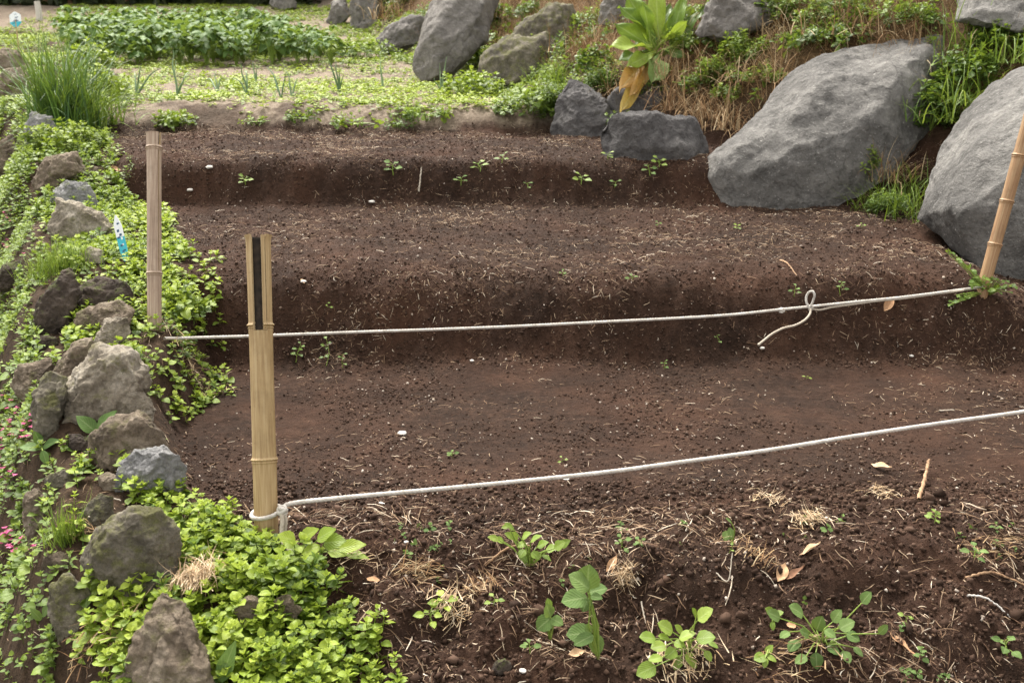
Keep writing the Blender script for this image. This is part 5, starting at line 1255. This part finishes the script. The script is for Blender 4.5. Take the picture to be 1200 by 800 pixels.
# blue and white plant label, no legible words in the photo
def plant_tag(label, top, foot, w, d, split, seed, stick=None):
    m_, L = orient(at(*foot, d), at(*top, d + .0))
    root = empty('plant_label', (0, 0, 0), label, 'plant label'); root.matrix_world = m_; g = np.random.default_rng(seed)
    def plate(z0, z1, wf, mat, th=.0012, y=0., name='board'):
        zs = np.linspace(z0, z1, 9)
        v = [];
        for z in zs:
            t = (z / L); ww = w / 2 * wf * min(1, (1 - t) / .22 + .12) * min(1, t / .35 + .25)
            for x, yy in ((-ww, -th), (ww, -th), (ww, th), (-ww, th)): v.append((x, yy + y + .10 * x, z))
        q = [(i * 4 + j, i * 4 + (j + 1) % 4, i * 4 + 4 + (j + 1) % 4, i * 4 + 4 + j) for i in range(8) for j in range(4)] + [(0, 3, 2, 1), (32, 33, 34, 35)]
        return link(name, to_mesh(name, v, q, None, mat, False), root)
    plate(L * split, L, 1, M['tag_white'], name='white_end'); plate(0, L * split - .0005, 1, M['tag_blue'], name='blue_end')
    for k in range(9):                                             # worn printed strokes
        z = L * g.uniform(.18, .85); x = w * g.uniform(-.22, .18); ww = w * g.uniform(.08, .2); hh = L * g.uniform(.015, .03)
        mt = M['tag_ink'] if z > L * split or k % 3 else M['tag_white']
        v = [(x - ww, -.0020 + .1 * (x - ww), z - hh), (x + ww, -.0020 + .1 * (x + ww), z - hh * .6), (x + ww, -.0020 + .1 * (x + ww), z + hh), (x - ww, -.0020 + .1 * (x - ww), z + hh * .7)]
        v += [(a, b + .0006, c) for a, b, c in v]
        link('mark', to_mesh('mark', v, [(0, 1, 2, 3), (7, 6, 5, 4), (0, 4, 5, 1), (1, 5, 6, 2), (2, 6, 7, 3), (3, 7, 4, 0)], None, mt, False), root)
    if stick:
        A = Acc(); A.add(*tube([(0, .004, -stick), (0, .004, L * .5)], .008, 8)); link('stick', A.mesh('stick', M['bamboo_cut']), root)
M['tag_white'] = plain_mat('white plastic', (.72, .76, .82), (.85, .88, .92), 40, .4, .0)
M['tag_blue'] = plain_mat('turquoise print', (.02, .36, .50), (.10, .50, .62), 40, .4, .0)
M['tag_ink'] = plain_mat('dark blue ink', (.02, .06, .14), (.05, .12, .22), 80, .5, .0)
pt = on_ground(148, 306); dpt = project(*pt)[2]
plant_tag('pointed white and turquoise plant label stuck in the weeds at left', (135, 252), (149, 310), .034, dpt, .56, 1)
dpt = hit(24, 62)[0] - .3
plant_tag('small white and teal label on a thin stake at the far upper left', (17, 14), (19, 32), .13, dpt, .35, 2, stick=.45)
b = on_ground(46, 24); A = Acc(); A.add(*tube([(0, 0, -.05), (.01, 0, .14), (.0, 0, .28)], [.05, .05, .045], 8))
tag(link('marker_post', A.mesh('marker_post', M['pebble']), None, Vector(b)), 'short white marker post at the far upper left corner', 'marker post')

# far end: dark hedge and low earth mounds
g = np.random.default_rng(91); A = Acc()
N_ = 9000; X = g.uniform(-14, 2.0, N_); Yh = 19.5 + g.normal(0, .45, N_); Z = g.uniform(1.6, 4.2, N_) + .3 * fbm2(X, Yh, 3)
A.inst(leaf(3, 1, 'ovate', .22, .15, .2, .3, rnd=.0), rand_rot(N_, .9, g), np.stack([X, Yh, Z], -1), g.random(N_))
root = empty('hedge', (-6, 19.5, 1.8), 'dark hedge closing off the far end of the garden along the top edge', 'hedge')
o = link('foliage', A.mesh('foliage', M['hedge']), root); o.location = (6, -19.5, -1.8)
A = Acc()
xs_, zs_ = np.linspace(-14.5, 2.5, 70), np.linspace(1.3, 4.3, 14)
GXh, GZh = np.meshgrid(xs_, zs_); v1 = np.stack([GXh.ravel(), 19.55 + .25 * fbm2(GXh.ravel(), GZh.ravel() * 2, 5, 2), GZh.ravel()], -1); v2 = v1 + [0, .5, 0]
ih = np.arange(70 * 14).reshape(14, 70); qh = np.stack([ih[:-1, :-1], ih[:-1, 1:], ih[1:, 1:], ih[1:, :-1]], -1).reshape(-1, 4)
for x in np.arange(-13.5, 2, .5): A.add(*tube([(x, 19.6, 1.4), (x + g.normal(0, .1), 19.6, 2.6), (x + g.normal(0, .3), 19.6, 3.9)], [.05, .04, .02], 6))
o = link('stems', A.mesh('stems', M['twig']), root); o.location = (6, -19.5, -1.8)
o = link('hedge_core', to_mesh('hedge_core', np.concatenate([v1, v2]), np.concatenate([qh, qh[:, ::-1] + len(v1)]), np.zeros((2 * len(v1), 3)), M['hedge']), root); o.location = (6, -19.5, -1.8)  # solid dark core added inside the hedge so no sky shows through

# ------------------------------------------------------------------ light, sky, camera
world = bpy.data.worlds.new('World'); SC.world = world; world.use_nodes = True
nt = world.node_tree; nt.nodes.clear()
wo = nt.nodes.new('ShaderNodeOutputWorld'); bg = nt.nodes.new('ShaderNodeBackground'); sky = nt.nodes.new('ShaderNodeTexSky')
SUN_EL, SUN_AZ = R(56), R(-25)
sky.sky_type = 'NISHITA'; sky.sun_disc = False; sky.sun_elevation = SUN_EL; sky.sun_rotation = SUN_AZ; sky.dust_density = 3.0; sky.air_density = 1.2
hs = nt.nodes.new('ShaderNodeHueSaturation'); hs.inputs['Saturation'].default_value = .12                # thin cloud: grey sky light
lk(nt, sky.outputs[0], hs.inputs['Color'])
tint = mixc(nt, 1, hs.outputs[0], (1.0, .955, .885), 'MULTIPLY')
lk(nt, tint, bg.inputs[0]); bg.inputs[1].default_value = .15; lk(nt, bg.outputs[0], wo.inputs[0])
sl = bpy.data.lights.new('sun', 'SUN'); sl.energy = 2.1; sl.angle = R(20); sl.color = (1, .95, .87)
so = bpy.data.objects.new('sun', sl); COL.objects.link(so)
dirv = Vector((math.sin(SUN_AZ) * math.cos(SUN_EL), math.cos(SUN_AZ) * math.cos(SUN_EL), math.sin(SUN_EL)))
so.rotation_euler = dirv.to_track_quat('Z', 'Y').to_euler(); so.location = (0, 0, 20)

cam = bpy.data.cameras.new('camera'); co = bpy.data.objects.new('camera', cam); COL.objects.link(co)
co.location = (0, 0, CAM_H); co.rotation_euler = (math.pi / 2 - PITCH, 0, 0)
cam.sensor_width = 36; cam.lens = 36; cam.clip_start = .05; cam.clip_end = 600
cam.dof.use_dof = True; cam.dof.focus_distance = 3.4; cam.dof.aperture_fstop = 6.3
SC.camera = co
vs = SC.view_settings; vs.view_transform = 'Standard'; vs.look = 'None'; vs.exposure = 1.65; vs.gamma = 1; vs.use_curve_mapping = False
SC.cycles.max_bounces = 6; SC.cycles.transparent_max_bounces = 4; SC.cycles.use_denoising = True
